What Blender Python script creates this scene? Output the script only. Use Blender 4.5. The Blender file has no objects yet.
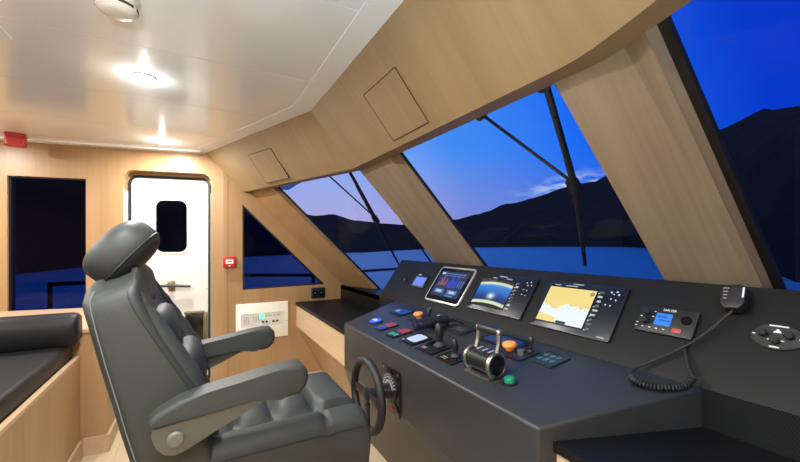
import bpy, bmesh, math, random
from mathutils import Matrix, Vector, noise
random.seed(7)
S = bpy.context.scene
COL = S.collection
PI = math.pi
FL = 1.35                      # eye height above the floor
I4 = Matrix.Identity(4)

# ship frame: u forward, v to port, z measured from eye level
def W(u, v, z): return Vector((-v, u, z + FL))
def Wd(u, v, z): return Vector((-v, u, z))
def frame(o, x, y):
    x = Vector(x).normalized(); y = Vector(y); y = (y - x * y.dot(x)).normalized(); n = x.cross(y)
    return Matrix(((x.x, y.x, n.x, o[0]), (x.y, y.y, n.y, o[1]), (x.z, y.z, n.z, o[2]), (0, 0, 0, 1)))
def T(x, y=0, z=0): return Matrix.Translation((x, y, z))
def R(a, ax='Z'): return Matrix.Rotation(a, 4, ax)

# ------------------------------------------------------------------ materials
def nodes(name):
    m = bpy.data.materials.new(name); m.use_nodes = True
    nt = m.node_tree; b = nt.nodes['Principled BSDF']
    return m, nt, b, nt.nodes.new, nt.links.new
def mat(name, col, rough=.5, metal=0., spec=.5, bump=0., bscale=200., coat=0.):
    m, nt, b, N, K = nodes(name)
    b.inputs['Base Color'].default_value = (*col, 1); b.inputs['Roughness'].default_value = rough
    b.inputs['Metallic'].default_value = metal; b.inputs['Specular IOR Level'].default_value = spec
    b.inputs['Coat Weight'].default_value = coat; b.inputs['Coat Roughness'].default_value = .16
    tc = N('ShaderNodeTexCoord'); no = N('ShaderNodeTexNoise'); no.inputs['Scale'].default_value = bscale
    K(tc.outputs['Object'], no.inputs['Vector'])
    if bump:
        bp = N('ShaderNodeBump'); bp.inputs['Strength'].default_value = bump; bp.inputs['Distance'].default_value = .002
        K(no.outputs['Fac'], bp.inputs['Height']); K(bp.outputs['Normal'], b.inputs['Normal'])
    else:
        mr = N('ShaderNodeMapRange'); mr.inputs['To Min'].default_value = max(0, rough - .04); mr.inputs['To Max'].default_value = min(1, rough + .04)
        K(no.outputs['Fac'], mr.inputs['Value']); K(mr.outputs['Result'], b.inputs['Roughness'])
    return m
def wood(name, c1, c2, axis=1, rough=.38, fine=45., along=1.6, spec=.35):
    m, nt, b, N, K = nodes(name)
    tc = N('ShaderNodeTexCoord'); mp = N('ShaderNodeMapping'); s = [fine] * 3; s[axis] = along
    mp.inputs['Scale'].default_value = s; K(tc.outputs['Object'], mp.inputs['Vector'])
    n1 = N('ShaderNodeTexNoise'); n1.inputs['Scale'].default_value = 1.; n1.inputs['Detail'].default_value = 5; n1.inputs['Roughness'].default_value = .6
    K(mp.outputs['Vector'], n1.inputs['Vector'])
    mp2 = N('ShaderNodeMapping'); s2 = [fine * .13] * 3; s2[axis] = along * .35; mp2.inputs['Scale'].default_value = s2
    K(tc.outputs['Object'], mp2.inputs['Vector'])
    n2 = N('ShaderNodeTexNoise'); n2.inputs['Scale'].default_value = 1.; n2.inputs['Detail'].default_value = 2; n2.inputs['Distortion'].default_value = .6
    K(mp2.outputs['Vector'], n2.inputs['Vector'])
    mx = N('ShaderNodeMath'); mx.operation = 'MULTIPLY_ADD'; mx.inputs[1].default_value = .55
    hl = N('ShaderNodeMath'); hl.operation = 'MULTIPLY'; hl.inputs[1].default_value = .45; K(n1.outputs['Fac'], hl.inputs[0])
    K(n2.outputs['Fac'], mx.inputs[0]); K(hl.outputs[0], mx.inputs[2])
    rp = N('ShaderNodeValToRGB'); e = rp.color_ramp.elements
    e[0].position = .36; e[0].color = (*c2, 1); e[1].position = .62; e[1].color = (*c1, 1)
    K(mx.outputs[0], rp.inputs['Fac']); K(rp.outputs['Color'], b.inputs['Base Color'])
    b.inputs['Roughness'].default_value = rough; b.inputs['Specular IOR Level'].default_value = spec
    bp = N('ShaderNodeBump'); bp.inputs['Strength'].default_value = .04; bp.inputs['Distance'].default_value = .001
    K(n1.outputs['Fac'], bp.inputs['Height']); K(bp.outputs['Normal'], b.inputs['Normal'])
    return m
def emit(name, col, st):
    m, nt, b, N, K = nodes(name)
    b.inputs['Base Color'].default_value = (.01, .01, .012, 1); b.inputs['Roughness'].default_value = .25
    b.inputs['Emission Color'].default_value = (*col, 1); b.inputs['Emission Strength'].default_value = st
    return m
def glass_mat(name, tint, ior=1.35):
    m = bpy.data.materials.new(name); m.use_nodes = True; nt = m.node_tree; nt.nodes.clear()
    N, K = nt.nodes.new, nt.links.new
    out = N('ShaderNodeOutputMaterial'); tr = N('ShaderNodeBsdfTransparent'); gl = N('ShaderNodeBsdfGlossy'); mx = N('ShaderNodeMixShader')
    fr = N('ShaderNodeFresnel'); fr.inputs['IOR'].default_value = ior
    tr.inputs['Color'].default_value = (*tint, 1); gl.inputs['Roughness'].default_value = .0; gl.inputs['Color'].default_value = (1, 1, 1, 1)
    ge = N('ShaderNodeNewGeometry'); iv = N('ShaderNodeMath'); iv.operation = 'SUBTRACT'; iv.inputs[0].default_value = 1.; K(ge.outputs['Backfacing'], iv.inputs[1])
    fm = N('ShaderNodeMath'); fm.operation = 'MULTIPLY'; K(fr.outputs[0], fm.inputs[0]); K(iv.outputs[0], fm.inputs[1])
    K(fm.outputs[0], mx.inputs[0]); K(tr.outputs[0], mx.inputs[1]); K(gl.outputs[0], mx.inputs[2]); K(mx.outputs[0], out.inputs['Surface'])
    return m

M = {}
M['wood'] = wood('maple_veneer', (.365, .222, .108), (.305, .182, .085))
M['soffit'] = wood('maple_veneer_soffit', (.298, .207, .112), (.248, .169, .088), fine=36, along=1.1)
M['pillar'] = wood('oak_veneer_pillar', (.29, .228, .160), (.22, .168, .115), fine=55, along=1.4)
M['woodlight'] = wood('pale_maple', (.55, .40, .25), (.46, .325, .195), axis=0)
M['rail'] = wood('maple_rail', (.50, .35, .22), (.43, .29, .175), axis=0)
M['floorw'] = wood('floor_planks', (.55, .43, .285), (.47, .36, .225), axis=0, fine=22, along=.8)
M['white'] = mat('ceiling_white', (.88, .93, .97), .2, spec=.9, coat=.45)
M['trimwhite'] = mat('ceiling_border_white', (.88, .93, .97), .25)
M['door'] = mat('door_white', (.62, .61, .565), .4)
M['plastic_white'] = mat('white_plastic', (.82, .79, .70), .4)
M['grey_plastic'] = mat('pale_grey_plastic', (.62, .61, .57), .45)
M['rubber'] = mat('black_rubber', (.008, .008, .009), .6)
M['gasket'] = mat('window_gasket', (.006, .006, .008), .5)
M['leather'] = mat('grey_leather', (.033, .0365, .0345), .54, spec=.38, bump=.25, bscale=420)
M['leather_dark'] = mat('dark_leather', (.024, .028, .031), .55, spec=.3, bump=.25, bscale=420)
M['stitch'] = mat('grey_stitching', (.16, .17, .165), .7)
M['black_leather'] = mat('black_settee_leather', (.007, .007, .008), .5, spec=.25, bump=.15, bscale=300)
M['armplate'] = mat('taupe_plastic', (.085, .080, .068), .5)
M['black'] = mat('black_plastic', (.010, .010, .012), .42)
M['blackgloss'] = mat('black_gloss', (.006, .006, .008), .15)
M['deskmat'] = mat('console_black', (.021, .022, .024), .42, spec=.45, bump=.1, bscale=600)
M['counter'] = mat('counter_black', (.004, .004, .005), .45, spec=.2, bump=.06, bscale=350)
M['chrome'] = mat('chrome', (.62, .62, .62), .18, metal=1)
M['steel'] = mat('brushed_steel', (.38, .37, .35), .38, metal=1)
M['silver'] = mat('silver_bezel', (.62, .62, .62), .35, metal=.6)
M['brass'] = mat('aged_brass', (.20, .155, .085), .45, metal=.5)
M['red'] = mat('red_plastic', (.42, .018, .015), .4)
M['redlabel'] = emit('red_label', (.75, .07, .06), .45)
M['orange'] = mat('orange_plastic', (.95, .30, .05), .35)
M['green'] = mat('green_plastic', (.012, .20, .11), .3)
M['bluelabel'] = emit('blue_label', (.05, .12, .6), .35)
M['bluereflect'] = emit('blue_reflection', (.03, .09, .45), .25)
M['ledwhite'] = emit('lit_white', (.62, .74, 1.), .95)
M['ledgreen'] = emit('lit_green', (.06, .45, .22), .8)
M['ledblue'] = emit('lit_blue', (.05, .14, 1.), 1.3)
M['mark'] = mat('white_marking', (.75, .78, .8), .5)
M['markdim'] = mat('grey_marking', (.32, .34, .36), .5)
M['glass'] = glass_mat('window_glass', (.95, .96, .97), 1.12)
M['glass_tint'] = glass_mat('tinted_window_glass', (.45, .45, .58), 1.22)
M['lamp'] = emit('lamp_lens', (1., .93, .80), 30.)
M['dark'] = mat('shadow_gap', (.05, .03, .018), .8)
M['hull'] = mat('hull_paint', (.3, .3, .32), .5)

def carbon():
    m, nt, b, N, K = nodes('carbon_weave')
    tc = N('ShaderNodeTexCoord'); mp = N('ShaderNodeMapping'); mp.inputs['Rotation'].default_value = (0, 0, .5); K(tc.outputs['Object'], mp.inputs['Vector'])
    w1 = N('ShaderNodeTexWave'); w1.wave_type = 'BANDS'; w1.bands_direction = 'X'; w1.inputs['Scale'].default_value = 62
    w2 = N('ShaderNodeTexWave'); w2.wave_type = 'BANDS'; w2.bands_direction = 'Y'; w2.inputs['Scale'].default_value = 62
    K(mp.outputs['Vector'], w1.inputs['Vector']); K(mp.outputs['Vector'], w2.inputs['Vector'])
    mu = N('ShaderNodeMath'); mu.operation = 'MULTIPLY'; K(w1.outputs['Fac'], mu.inputs[0]); K(w2.outputs['Fac'], mu.inputs[1])
    rp = N('ShaderNodeValToRGB'); e = rp.color_ramp.elements
    e[0].position = .15; e[0].color = (.004, .0045, .005, 1); e[1].position = .7; e[1].color = (.024, .025, .027, 1)
    K(mu.outputs[0], rp.inputs['Fac']); K(rp.outputs['Color'], b.inputs['Base Color'])
    b.inputs['Roughness'].default_value = .40; b.inputs['Specular IOR Level'].default_value = .25
    return m
M['carbon'] = carbon()

def screen_mat(name, build):
    m, nt, b, N, K = nodes(name)
    b.inputs['Base Color'].default_value = (.01, .01, .012, 1); b.inputs['Roughness'].default_value = .2
    tc = N('ShaderNodeTexCoord'); sp = N('ShaderNodeSeparateXYZ'); K(tc.outputs['Object'], sp.inputs[0])
    col = build(N, K, tc, sp)
    K(col, b.inputs['Emission Color']); b.inputs['Emission Strength'].default_value = 1.
    return m
def ramp(N, K, fac, stops, interp='LINEAR'):
    rp = N('ShaderNodeValToRGB'); rp.color_ramp.interpolation = interp; e = rp.color_ramp.elements
    e[0].position = stops[0][0]; e[0].color = (*stops[0][1], 1); e[1].position = stops[-1][0]; e[1].color = (*stops[-1][1], 1)
    for p, c in stops[1:-1]:
        k = e.new(p); k.color = (*c, 1)
    K(fac, rp.inputs['Fac']); return rp.outputs['Color']
def math_(N, K, op, a, b=None, c=None):
    n = N('ShaderNodeMath'); n.operation = op
    for i, x in enumerate((a, b, c)):
        if x is None: continue
        if isinstance(x, (int, float)): n.inputs[i].default_value = x
        else: K(x, n.inputs[i])
    return n.outputs[0]

# ------------------------------------------------------------------ mesh helpers
class B:
    def __init__(s): s.bm = bmesh.new()
    def _add(s, t, mi=0, X=None):
        if X is not None: t.transform(X)
        bmesh.ops.recalc_face_normals(t, faces=t.faces)
        me = bpy.data.meshes.new('t'); t.to_mesh(me); t.free()
        n = len(s.bm.faces); s.bm.from_mesh(me); bpy.data.meshes.remove(me)
        s.bm.faces.ensure_lookup_table()
        for f in s.bm.faces[n:]: f.material_index = mi
        return s
    def box(s, c, d, bev=0, mi=0, X=None, seg=2):
        t = bmesh.new(); bmesh.ops.create_cube(t, size=1)
        t.transform(Matrix.Translation(c) @ Matrix.Diagonal((*d, 1)))
        if bev: bmesh.ops.bevel(t, geom=list(t.edges), offset=bev, segments=seg, profile=.5, affect='EDGES')
        return s._add(t, mi, X)
    def prism(s, pts, z0, z1, mi=0, X=None, bev=0, seg=2, capbev=True):
        t = bmesh.new(); a = [t.verts.new((p[0], p[1], z0)) for p in pts]; b = [t.verts.new((p[0], p[1], z1)) for p in pts]
        t.faces.new(a[::-1]); t.faces.new(b); n = len(pts)
        for i in range(n): t.faces.new((a[i], a[(i+1) % n], b[(i+1) % n], b[i]))
        if bev:
            es = [e for e in t.edges if abs(e.verts[0].co.z - e.verts[1].co.z) < 1e-6]
            bmesh.ops.bevel(t, geom=es, offset=bev, segments=seg, profile=.5, affect='EDGES')
        return s._add(t, mi, X)
    def poly(s, verts, faces, bev=0, seg=2, mi=0, X=None, which=None):
        t = bmesh.new(); v = [t.verts.new(p) for p in verts]
        for f in faces: t.faces.new([v[i] for i in f])
        if bev:
            es = list(t.edges) if which is None else [e for e in t.edges if which(e)]
            bmesh.ops.bevel(t, geom=es, offset=bev, segments=seg, profile=.5, affect='EDGES')
        return s._add(t, mi, X)
    def loft(s, rings, cap=True, mi=0, X=None, closed=True):
        t = bmesh.new(); R_ = [[t.verts.new(p) for p in r] for r in rings]; n = len(rings[0])
        for a, b in zip(R_, R_[1:]):
            for i in range(n if closed else n - 1): t.faces.new((a[i], a[(i+1) % n], b[(i+1) % n], b[i]))
        if cap: t.faces.new(R_[0][::-1]); t.faces.new(R_[-1])
        return s._add(t, mi, X)
    def lathe(s, prof, seg=24, mi=0, X=None):
        rings = [[(max(r, 1e-5) * math.cos(2*PI*i/seg), max(r, 1e-5) * math.sin(2*PI*i/seg), z) for i in range(seg)] for r, z in prof]
        return s.loft(rings, True, mi, X)
    def cyl(s, p, q, r, r2=None, seg=20, mi=0, bev=0, X=None):
        p, q = Vector(p), Vector(q); d = q - p; h = d.length; r2 = r if r2 is None else r2
        Q = Matrix.Translation(p) @ d.to_track_quat('Z', 'Y').to_matrix().to_4x4()
        if X is not None: Q = X @ Q
        pr = [(r, 0), (r2, h)] if not bev else [(r - bev, 0), (r, bev), (r2, h - bev), (r2 - bev, h)]
        return s.lathe(pr, seg, mi, Q)
    def tube(s, pts, r, seg=8, closed=False, mi=0, X=None):
        P = [Vector(p) for p in pts]; n = len(P); rings = []; up = None
        for i in range(n):
            a = P[(i-1) % n] if (i or closed) else P[0]; b = P[(i+1) % n] if (i < n-1 or closed) else P[-1]
            d = (b - a).normalized()
            if up is None: up = d.orthogonal().normalized()
            up = (up - d * up.dot(d)).normalized(); w = d.cross(up)
            rr = r[i] if isinstance(r, (list, tuple)) else r
            rings.append([P[i] + (up * math.cos(2*PI*k/seg) + w * math.sin(2*PI*k/seg)) * rr for k in range(seg)])
        if closed:
            t = bmesh.new(); Q = [[t.verts.new(p) for p in rg] for rg in rings]
            for i in range(n):
                a, b = Q[i], Q[(i+1) % n]
                off = 0
                if i == n-1:
                    off = min(range(seg), key=lambda o: (a[0].co - b[o].co).length)
                for k in range(seg): t.faces.new((a[k], a[(k+1) % seg], b[(k+1+off) % seg], b[(k+off) % seg]))
            return s._add(t, mi, X)
        return s.loft(rings, True, mi, X)
    def sq(s, c, d, e1=1., e2=1., nu=28, nv=16, mi=0, X=None):   # superellipsoid
        def sg(x, e): return math.copysign(abs(x) ** e, x)
        rings = []
        for j in range(nv + 1):
            ph = -PI/2 + PI * j / nv; ph = max(-PI/2 + .03, min(PI/2 - .03, ph))
            rings.append([(c[0] + d[0]*sg(math.cos(ph), e1)*sg(math.cos(2*PI*i/nu), e2), c[1] + d[1]*sg(math.cos(ph), e1)*sg(math.sin(2*PI*i/nu), e2), c[2] + d[2]*sg(math.sin(ph), e1)) for i in range(nu)])
        return s.loft(rings, True, mi, X)

def WM(o):
    m = o.matrix_basis.copy()
    while o.parent: o = o.parent; m = o.matrix_basis @ m
    return m
def finish(o, M_, parent):
    COL.objects.link(o)
    if parent is not None: o.parent = parent; o.matrix_basis = WM(parent).inverted() @ M_
    else: o.matrix_basis = M_
    return o
def obj(name, b, mats, M_=None, parent=None, smooth=35, sub=0):
    """link the bmesh as ONE mesh object; M_ None: the mesh is in world space and gets an origin of its own; else it is local to M_"""
    bm = b.bm if isinstance(b, B) else b
    me = bpy.data.meshes.new(name)
    if M_ is None:
        vs = [v.co for v in bm.verts]
        c = Vector(((min(v.x for v in vs) + max(v.x for v in vs))/2, (min(v.y for v in vs) + max(v.y for v in vs))/2, min(v.z for v in vs)))
        bm.transform(Matrix.Translation(-c)); M_ = Matrix.Translation(c)
    bm.to_mesh(me); bm.free()
    for m in (mats if isinstance(mats, (list, tuple)) else [mats]): me.materials.append(M[m] if isinstance(m, str) else m)
    me.polygons.foreach_set('use_smooth', [True] * len(me.polygons))
    me.set_sharp_from_angle(angle=math.radians(smooth))
    o = bpy.data.objects.new(name, me); finish(o, M_, parent)
    if sub:
        md = o.modifiers.new('Subdivision', 'SUBSURF'); md.levels = md.render_levels = sub
    return o
def objw(name, b, mats, F, parent=None, **k):
    """mesh given in world space, stored in the axes of F (for the grain direction)"""
    b.bm.transform(F.inverted()); return obj(name, b, mats, F, parent, **k)
def plate(name, mats, outer, holes, t, F, parent=None):
    """flat panel with holes: outline in the plane of F, thickness t behind it (-normal)"""
    cu = bpy.data.curves.new('tmp', 'CURVE'); cu.dimensions = '2D'; cu.fill_mode = 'BOTH'; cu.extrude = t/2
    for loop in [outer] + list(holes):
        sp = cu.splines.new('POLY'); sp.points.add(len(loop) - 1)
        for p, q in zip(sp.points, loop): p.co = (q[0], q[1], 0, 1)
        sp.use_cyclic_u = True
    ob = bpy.data.objects.new('tmp', cu); COL.objects.link(ob)
    dg = bpy.context.evaluated_depsgraph_get(); me = bpy.data.meshes.new_from_object(ob.evaluated_get(dg))
    bpy.data.objects.remove(ob); bpy.data.curves.remove(cu)
    bm = bmesh.new(); bm.from_mesh(me); bpy.data.meshes.remove(me)
    bmesh.ops.remove_doubles(bm, verts=bm.verts, dist=1e-5); bm.transform(T(0, 0, -t/2)); bmesh.ops.recalc_face_normals(bm, faces=bm.faces)
    for f in bm.faces: f.material_index = 0
    return obj(name, bm, mats, F, parent)
def text(name, s, size, mat_, F, parent, align='CENTER'):
    cu = bpy.data.curves.new('tmp', 'FONT'); cu.body = s; cu.size = size; cu.extrude = .0003; cu.align_x = align; cu.align_y = 'CENTER'
    ob = bpy.data.objects.new('tmp', cu); COL.objects.link(ob)
    dg = bpy.context.evaluated_depsgraph_get(); me = bpy.data.meshes.new_from_object(ob.evaluated_get(dg))
    bpy.data.objects.remove(ob); bpy.data.curves.remove(cu)
    bm = bmesh.new(); bm.from_mesh(me); bpy.data.meshes.remove(me)
    for f in bm.faces: f.material_index = 0
    return obj(name, bm, mat_, F, parent)
def rrect(x0, y0, x1, y1, r, seg=6):
    o = []
    for cx, cy, a0 in ((x1-r, y0+r, -PI/2), (x1-r, y1-r, 0), (x0+r, y1-r, PI/2), (x0+r, y0+r, PI)):
        for k in range(seg + 1): o.append((cx + r*math.cos(a0 + PI/2*k/seg), cy + r*math.sin(a0 + PI/2*k/seg)))
    return o
def rect(x0, y0, x1, y1): return [(x0, y0), (x1, y0), (x1, y1), (x0, y1)]
def thing(name, label, cat, M_, group=None):
    o = bpy.data.objects.new(name, None); o.empty_display_size = .05; COL.objects.link(o); o.matrix_basis = M_ if isinstance(M_, Matrix) else Matrix.Translation(M_)
    return tag(o, label, cat, group)
def tag(o, label, cat, group=None):
    o['label'] = label; o['category'] = cat
    if group: o['group'] = group
    return o
def struct(o, label=None, cat=None):
    o['kind'] = 'structure'
    if label: o['label'] = label
    if cat: o['category'] = cat
    return o
def copy_thing(root, M_, label):
    r = root.copy(); COL.objects.link(r); r.matrix_basis = M_; r['label'] = label
    for ch in list(root.children):
        c = ch.copy(); COL.objects.link(c); c.parent = r; c.matrix_basis = ch.matrix_basis
        for g in ch.children:
            d = g.copy(); COL.objects.link(d); d.parent = c; d.matrix_basis = g.matrix_basis
    return r
def marks(name, boxes, mat_, F, parent):
    for c, d in boxes:
        b_ = B(); b_.box((0, 0, 0), d); obj(name, b_, mat_, F @ Matrix.Translation(c), parent)
def spline(pts, n=8):
    P = [Vector(p) for p in pts]; P = [2*P[0]-P[1]] + P + [2*P[-1]-P[-2]]; o = []
    for i in range(1, len(P) - 2):
        a, b, c, d = P[i-1:i+3]
        for k in range(n):
            t = k/n; o.append(.5*((2*b) + (c-a)*t + (2*a-5*b+4*c-d)*t*t + (3*b-a-3*c+d)*t**3))
    o.append(P[-2]); return o

# ------------------------------------------------------------------ setting: floor, walls, ceiling
CV = 1.475                                     # centreline of the ship (v)
VW = 3.872                                     # forward side wall, port
mir = lambda v: 2*CV - v
b = B()
k = 0
y = -3.5
while y < 2.0:                                 # planks run athwart
    b.box((-CV, y + .069, -.02), (6.6, .1365, .04)); y += .138
b.box((-CV, -.75, -.045), (6.6, 5.6, .03))
struct(obj('floor', b, 'floorw', T(0)))

SL = .187; DWx = Vector((1, -SL)).normalized()                 # door wall tapers inwards going forward
F_dw = frame(W(.21, VW, -FL), Wd(DWx.x, DWx.y, 0), (0, 0, 1))    # x forward along the wall, y up, normal inboard
def du(u): return (u - .21) / DWx.x
HT = 2.3
win5 = rect(du(-1.36), .782, du(-.842), 1.908)
door_hole = rrect(-.800, .012, -.105, 2.006, .085, 8)
plate('wall_port_aft', 'wood', rect(du(-3.5), 0, 0, HT), [win5, door_hole], .10, F_dw)['kind'] = 'structure'
F_fw = frame(W(.21, VW, -FL), Wd(1, 0, 0), (0, 0, 1))
tri = [(.378-.21, .905), (1.19-.21, .920), (.378-.21, 1.733)]
w = plate('wall_port_fore', 'wood', [(.0415, 0), (1.6, 0), (1.6, .82), (1.35, .9), (.30, 1.90), (.24, HT), (.0415, HT)], [tri], .06, F_fw)
w['kind'] = 'structure'
plate('corner_strip', 'wood', rect(0, 0, .0385, HT), [], .06, F_fw, w)
def strip_ring(loop, wdt):                     # inner offset ring of a polygon towards its centroid
    c = Vector((sum(p[0] for p in loop)/len(loop), sum(p[1] for p in loop)/len(loop))); o = []
    n = len(loop)
    for i in range(n):
        p0, p1, p2 = Vector(loop[i-1]), Vector(loop[i]), Vector(loop[(i+1) % n])
        d1, d2 = (p1-p0).normalized(), (p2-p1).normalized()
        n1, n2 = Vector((-d1.y, d1.x)), Vector((-d2.y, d2.x))
        if n1.dot(c-p1) < 0: n1, n2 = -n1, -n2
        m_ = (n1+n2); m_ = m_/m_.dot(n1); o.append(tuple(p1 + m_*wdt))
    return o
# triangular side window
g = plate('window_4', 'gasket', tri, [strip_ring(tri, .012)], .06, F_fw @ T(0, 0, -.004)); struct(g)
plate('pane', 'glass_tint', strip_ring(tri, .008), [], .006, F_fw @ T(0, 0, -.04), g)
# rectangular side window
g = plate('window_5', 'gasket', win5, [strip_ring(win5, .010)], .05, F_dw @ T(0, 0, -.018)); struct(g)
plate('pane', 'glass_tint', strip_ring(win5, .006), [], .006, F_dw @ T(0, 0, -.05), g)

# door
DB = -.11
door_out = rrect(-.798, .014, -.122, 1.980, .083, 8)
dx0, dx1 = -.798, -.116
port = rrect(-.586, 1.270, -.322, 1.762, .070, 8)
d = plate('door_1', 'door', strip_ring(door_out, .014), [port], .04, F_dw @ T(0, 0, DB)); struct(d)
plate('seal', 'rubber', strip_ring(door_out, .004), [strip_ring(door_out, .024)], .022, F_dw @ T(0, 0, DB + .012), d)
for x in (-.7985, -.1065):
    b = B(); b.box((x, .93, -.055), (.003, 1.80, .10)); obj('jamb', b, 'door', F_dw, d)
plate('door_frame', 'wood', rect(-.90, 0, -.03, 2.09), [strip_ring(door_out, -.001)], .03, F_dw @ T(0, 0, -.1005), d)
pf = plate('porthole_frame', 'door', rrect(-.600, 1.256, -.308, 1.776, .082, 8), [strip_ring(port, .004)], .012, F_dw @ T(0, 0, DB + .006), d)
plate('porthole_pane', 'glass_tint', port, [], .006, F_dw @ T(0, 0, DB - .025), d)
for x, y in [(dx0+.045, 1.83), (dx0+.045, 1.6), (dx1-.045, 1.83), (dx1-.045, 1.6), (dx1-.045, 1.37), (dx1-.045, 1.14), (dx1-.045, .92), (dx1-.045, .70), (dx1-.045, .48), (dx0+.045, .7), (dx0+.045, .3), (dx1-.045, .25)]:
    b = B(); b.lathe([(.006, 0), (.006, .002), (.003, .004)], 10); obj('screw', b, 'steel', F_dw @ T(x, y, DB), d)
hx, hz = -.452, .955
b = B(); b.box((0, 0, .004), (.055, .095, .008), .003); b.cyl((0, .01, .008), (0, .01, .055), .016); b.box((.0, .016, .055), (.045, .06, .024), .006)
hp = obj('handle_plate', b, 'brass', F_dw @ T(hx, hz, DB), d)
b = B(); b.tube([(-.12, .008, .055), (0, .012, .06), (.155, .0, .055)], [.012, .014, .013], 10); b.sq((.155, 0, .055), (.014, .01, .01))
obj('lever', b, mat('dark_steel', (.07, .068, .066), .4, metal=.5), F_dw @ T(hx, hz, DB), hp)
lx, lz = -.212, .688
b = B(); b.box((-.05, .012, .014), (.17, .028, .028), .006); b.box((.045, -.12, .012), (.030, .26, .024), .005); b.cyl((.045, -.05, .02), (.045, -.05, .034), .011); b.cyl((.045, -.2, .02), (.045, -.2, .034), .011); b.cyl((-.11, .012, .02), (-.03, .016, .035), .008)
lb = obj('latch_bracket', b, 'brass', F_dw @ T(lx, lz, DB), d)
b = B(); b.box((-.05, -.16, .02), (.15, .30, .04), .006); obj('latch_box', b, 'blackgloss', F_dw @ T(lx, lz, DB), lb)

# plain walls out of the picture
F_sb = frame(W(2.0, mir(VW), -FL), Wd(-1, 0, 0), (0, 0, 1))
st = B(); st.poly([W(.21, mir(VW), -FL), W(1.6, mir(VW), -FL), W(1.6, mir(VW), -.53), W(1.35+.21, mir(VW), -.45), W(.51, mir(VW), .55), W(.45, mir(VW), .95), W(.21, mir(VW), .95),
                   W(.21, mir(VW)-.06, -FL), W(1.6, mir(VW)-.06, -FL), W(1.6, mir(VW)-.06, -.53), W(1.56, mir(VW)-.06, -.45), W(.51, mir(VW)-.06, .55), W(.45, mir(VW)-.06, .95), W(.21, mir(VW)-.06, .95)],
                  [list(range(7)), list(range(13, 6, -1))] + [(i, (i+1) % 7, (i+1) % 7 + 7, i + 7) for i in range(7)])
struct(objw('wall_starboard_fore', st, 'wood', frame(W(.9, mir(VW), -FL), Wd(-1, 0, 0), (0, 0, 1))))
vA = mir(VW + SL*3.71)
F_sa = frame(W(.21, mir(VW), -FL), Wd(-3.71, vA - mir(VW), 0), (0, 0, 1))
plate('wall_starboard_aft', 'wood', rect(0, 0, 3.77, HT), [], .06, F_sa)['kind'] = 'structure'
F_aft = frame(W(-3.5, CV, -FL), Wd(0, 1, 0), (0, 0, 1))
plate('wall_aft', 'wood', rect(-3.2, 0, 3.2, HT), [], .06, F_aft)['kind'] = 'structure'

# ceiling: long fore and aft panels with narrow joints
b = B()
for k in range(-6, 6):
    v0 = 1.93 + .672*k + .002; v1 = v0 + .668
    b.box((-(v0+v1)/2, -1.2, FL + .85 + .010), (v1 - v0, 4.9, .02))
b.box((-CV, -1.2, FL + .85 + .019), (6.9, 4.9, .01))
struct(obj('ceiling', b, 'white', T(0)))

# soffit over the windscreen
A0, B0, C0 = (.628, .85), (.912, .504), (.985, .504)
def ring(v, sh): return [W(A0[0]-sh, v, A0[1]), W(B0[0]-sh*.94, v, B0[1]), W(C0[0]-sh*.94+.004*(sh > 0), v, C0[1]), W(C0[0]-sh*.94, v, .95), W(A0[0]-sh, v, .95)]
slopeF = Wd(B0[0]-A0[0], 0, B0[1]-A0[1])
b = B(); b.loft([ring(2.335, 0), ring(.72, 0)])
F_sc = frame(W(.628, CV, .85), Wd(0, -1, 0), -slopeF)
t2 = struct(objw('trim_2', b, 'soffit', F_sc))
sl = .3635
b = B(); b.loft([ring(3.95, sl*(3.95-2.335)), ring(2.335, 0)])
F_sp = frame(W(.628, 2.335, .85), Wd(.34, -.94, 0), -Wd((B0[0]-A0[0])*.94, .1, B0[1]-A0[1]))
t1 = struct(objw('trim_1', b, 'soffit', F_sp))
b = B(); b.loft([ring(.72, 0), ring(.66, .006), ring(.60, .020), ring(.54, .040), ring(mir(3.95), .040 + sl*(.54 - mir(3.95)))])
F_ss = frame(W(.628, .615, .85), Wd(-.34, -.94, 0), -slopeF)
t3 = struct(objw('trim_3', b, 'soffit', F_ss))
# flush access hatches in the soffit
def hatch(p, parent, mat_, o, n):
    P = [W(*q) for q in p]; P = [q - n*(q-o).dot(n) for q in P]; x = ((P[1]-P[0]) + (P[2]-P[3])).normalized(); y = ((P[0]-P[3]) + (P[1]-P[2])); c = sum(P, Vector())/4
    F = frame(c, x, y)
    if F.col[2].xyz.dot(n) < 0: F = frame(c, -x, y)
    q = [F.inverted() @ p_ for p_ in P]; hw = (q[1].x + q[2].x - q[0].x - q[3].x)/4; hh = (q[0].y + q[1].y - q[2].y - q[3].y)/4
    g_ = plate('hatch_gap', 'dark', rect(-hw, -hh, hw, hh), [rect(-hw+.004, -hh+.004, hw-.004, hh-.004)], .006, F @ T(0, 0, .003), parent)
    plate('access_hatch', mat_, rect(-hw+.005, -hh+.005, hw-.005, hh-.005), [], .006, F @ T(0, 0, .0025), parent)
def nrm3(a, b_, c):
    n_ = (b_-a).cross(c-a).normalized(); return n_ if n_.z < 0 else -n_
rA, rB = ring(2.335, 0), ring(3.95, sl*(3.95-2.335))
hatch([(.719, 1.713, .739), (.719, 1.378, .739), (.889, 1.343, .532), (.889, 1.678, .532)], t2, 'soffit', rA[0], nrm3(rA[0], rA[1], W(.628, 1, .85)))
hatch([(.381, 3.314, .752), (.500, 2.975, .749), (.663, 3.027, .542), (.544, 3.366, .545)], t1, 'soffit', rA[0], nrm3(rA[0], rA[1], rB[0]))
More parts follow.
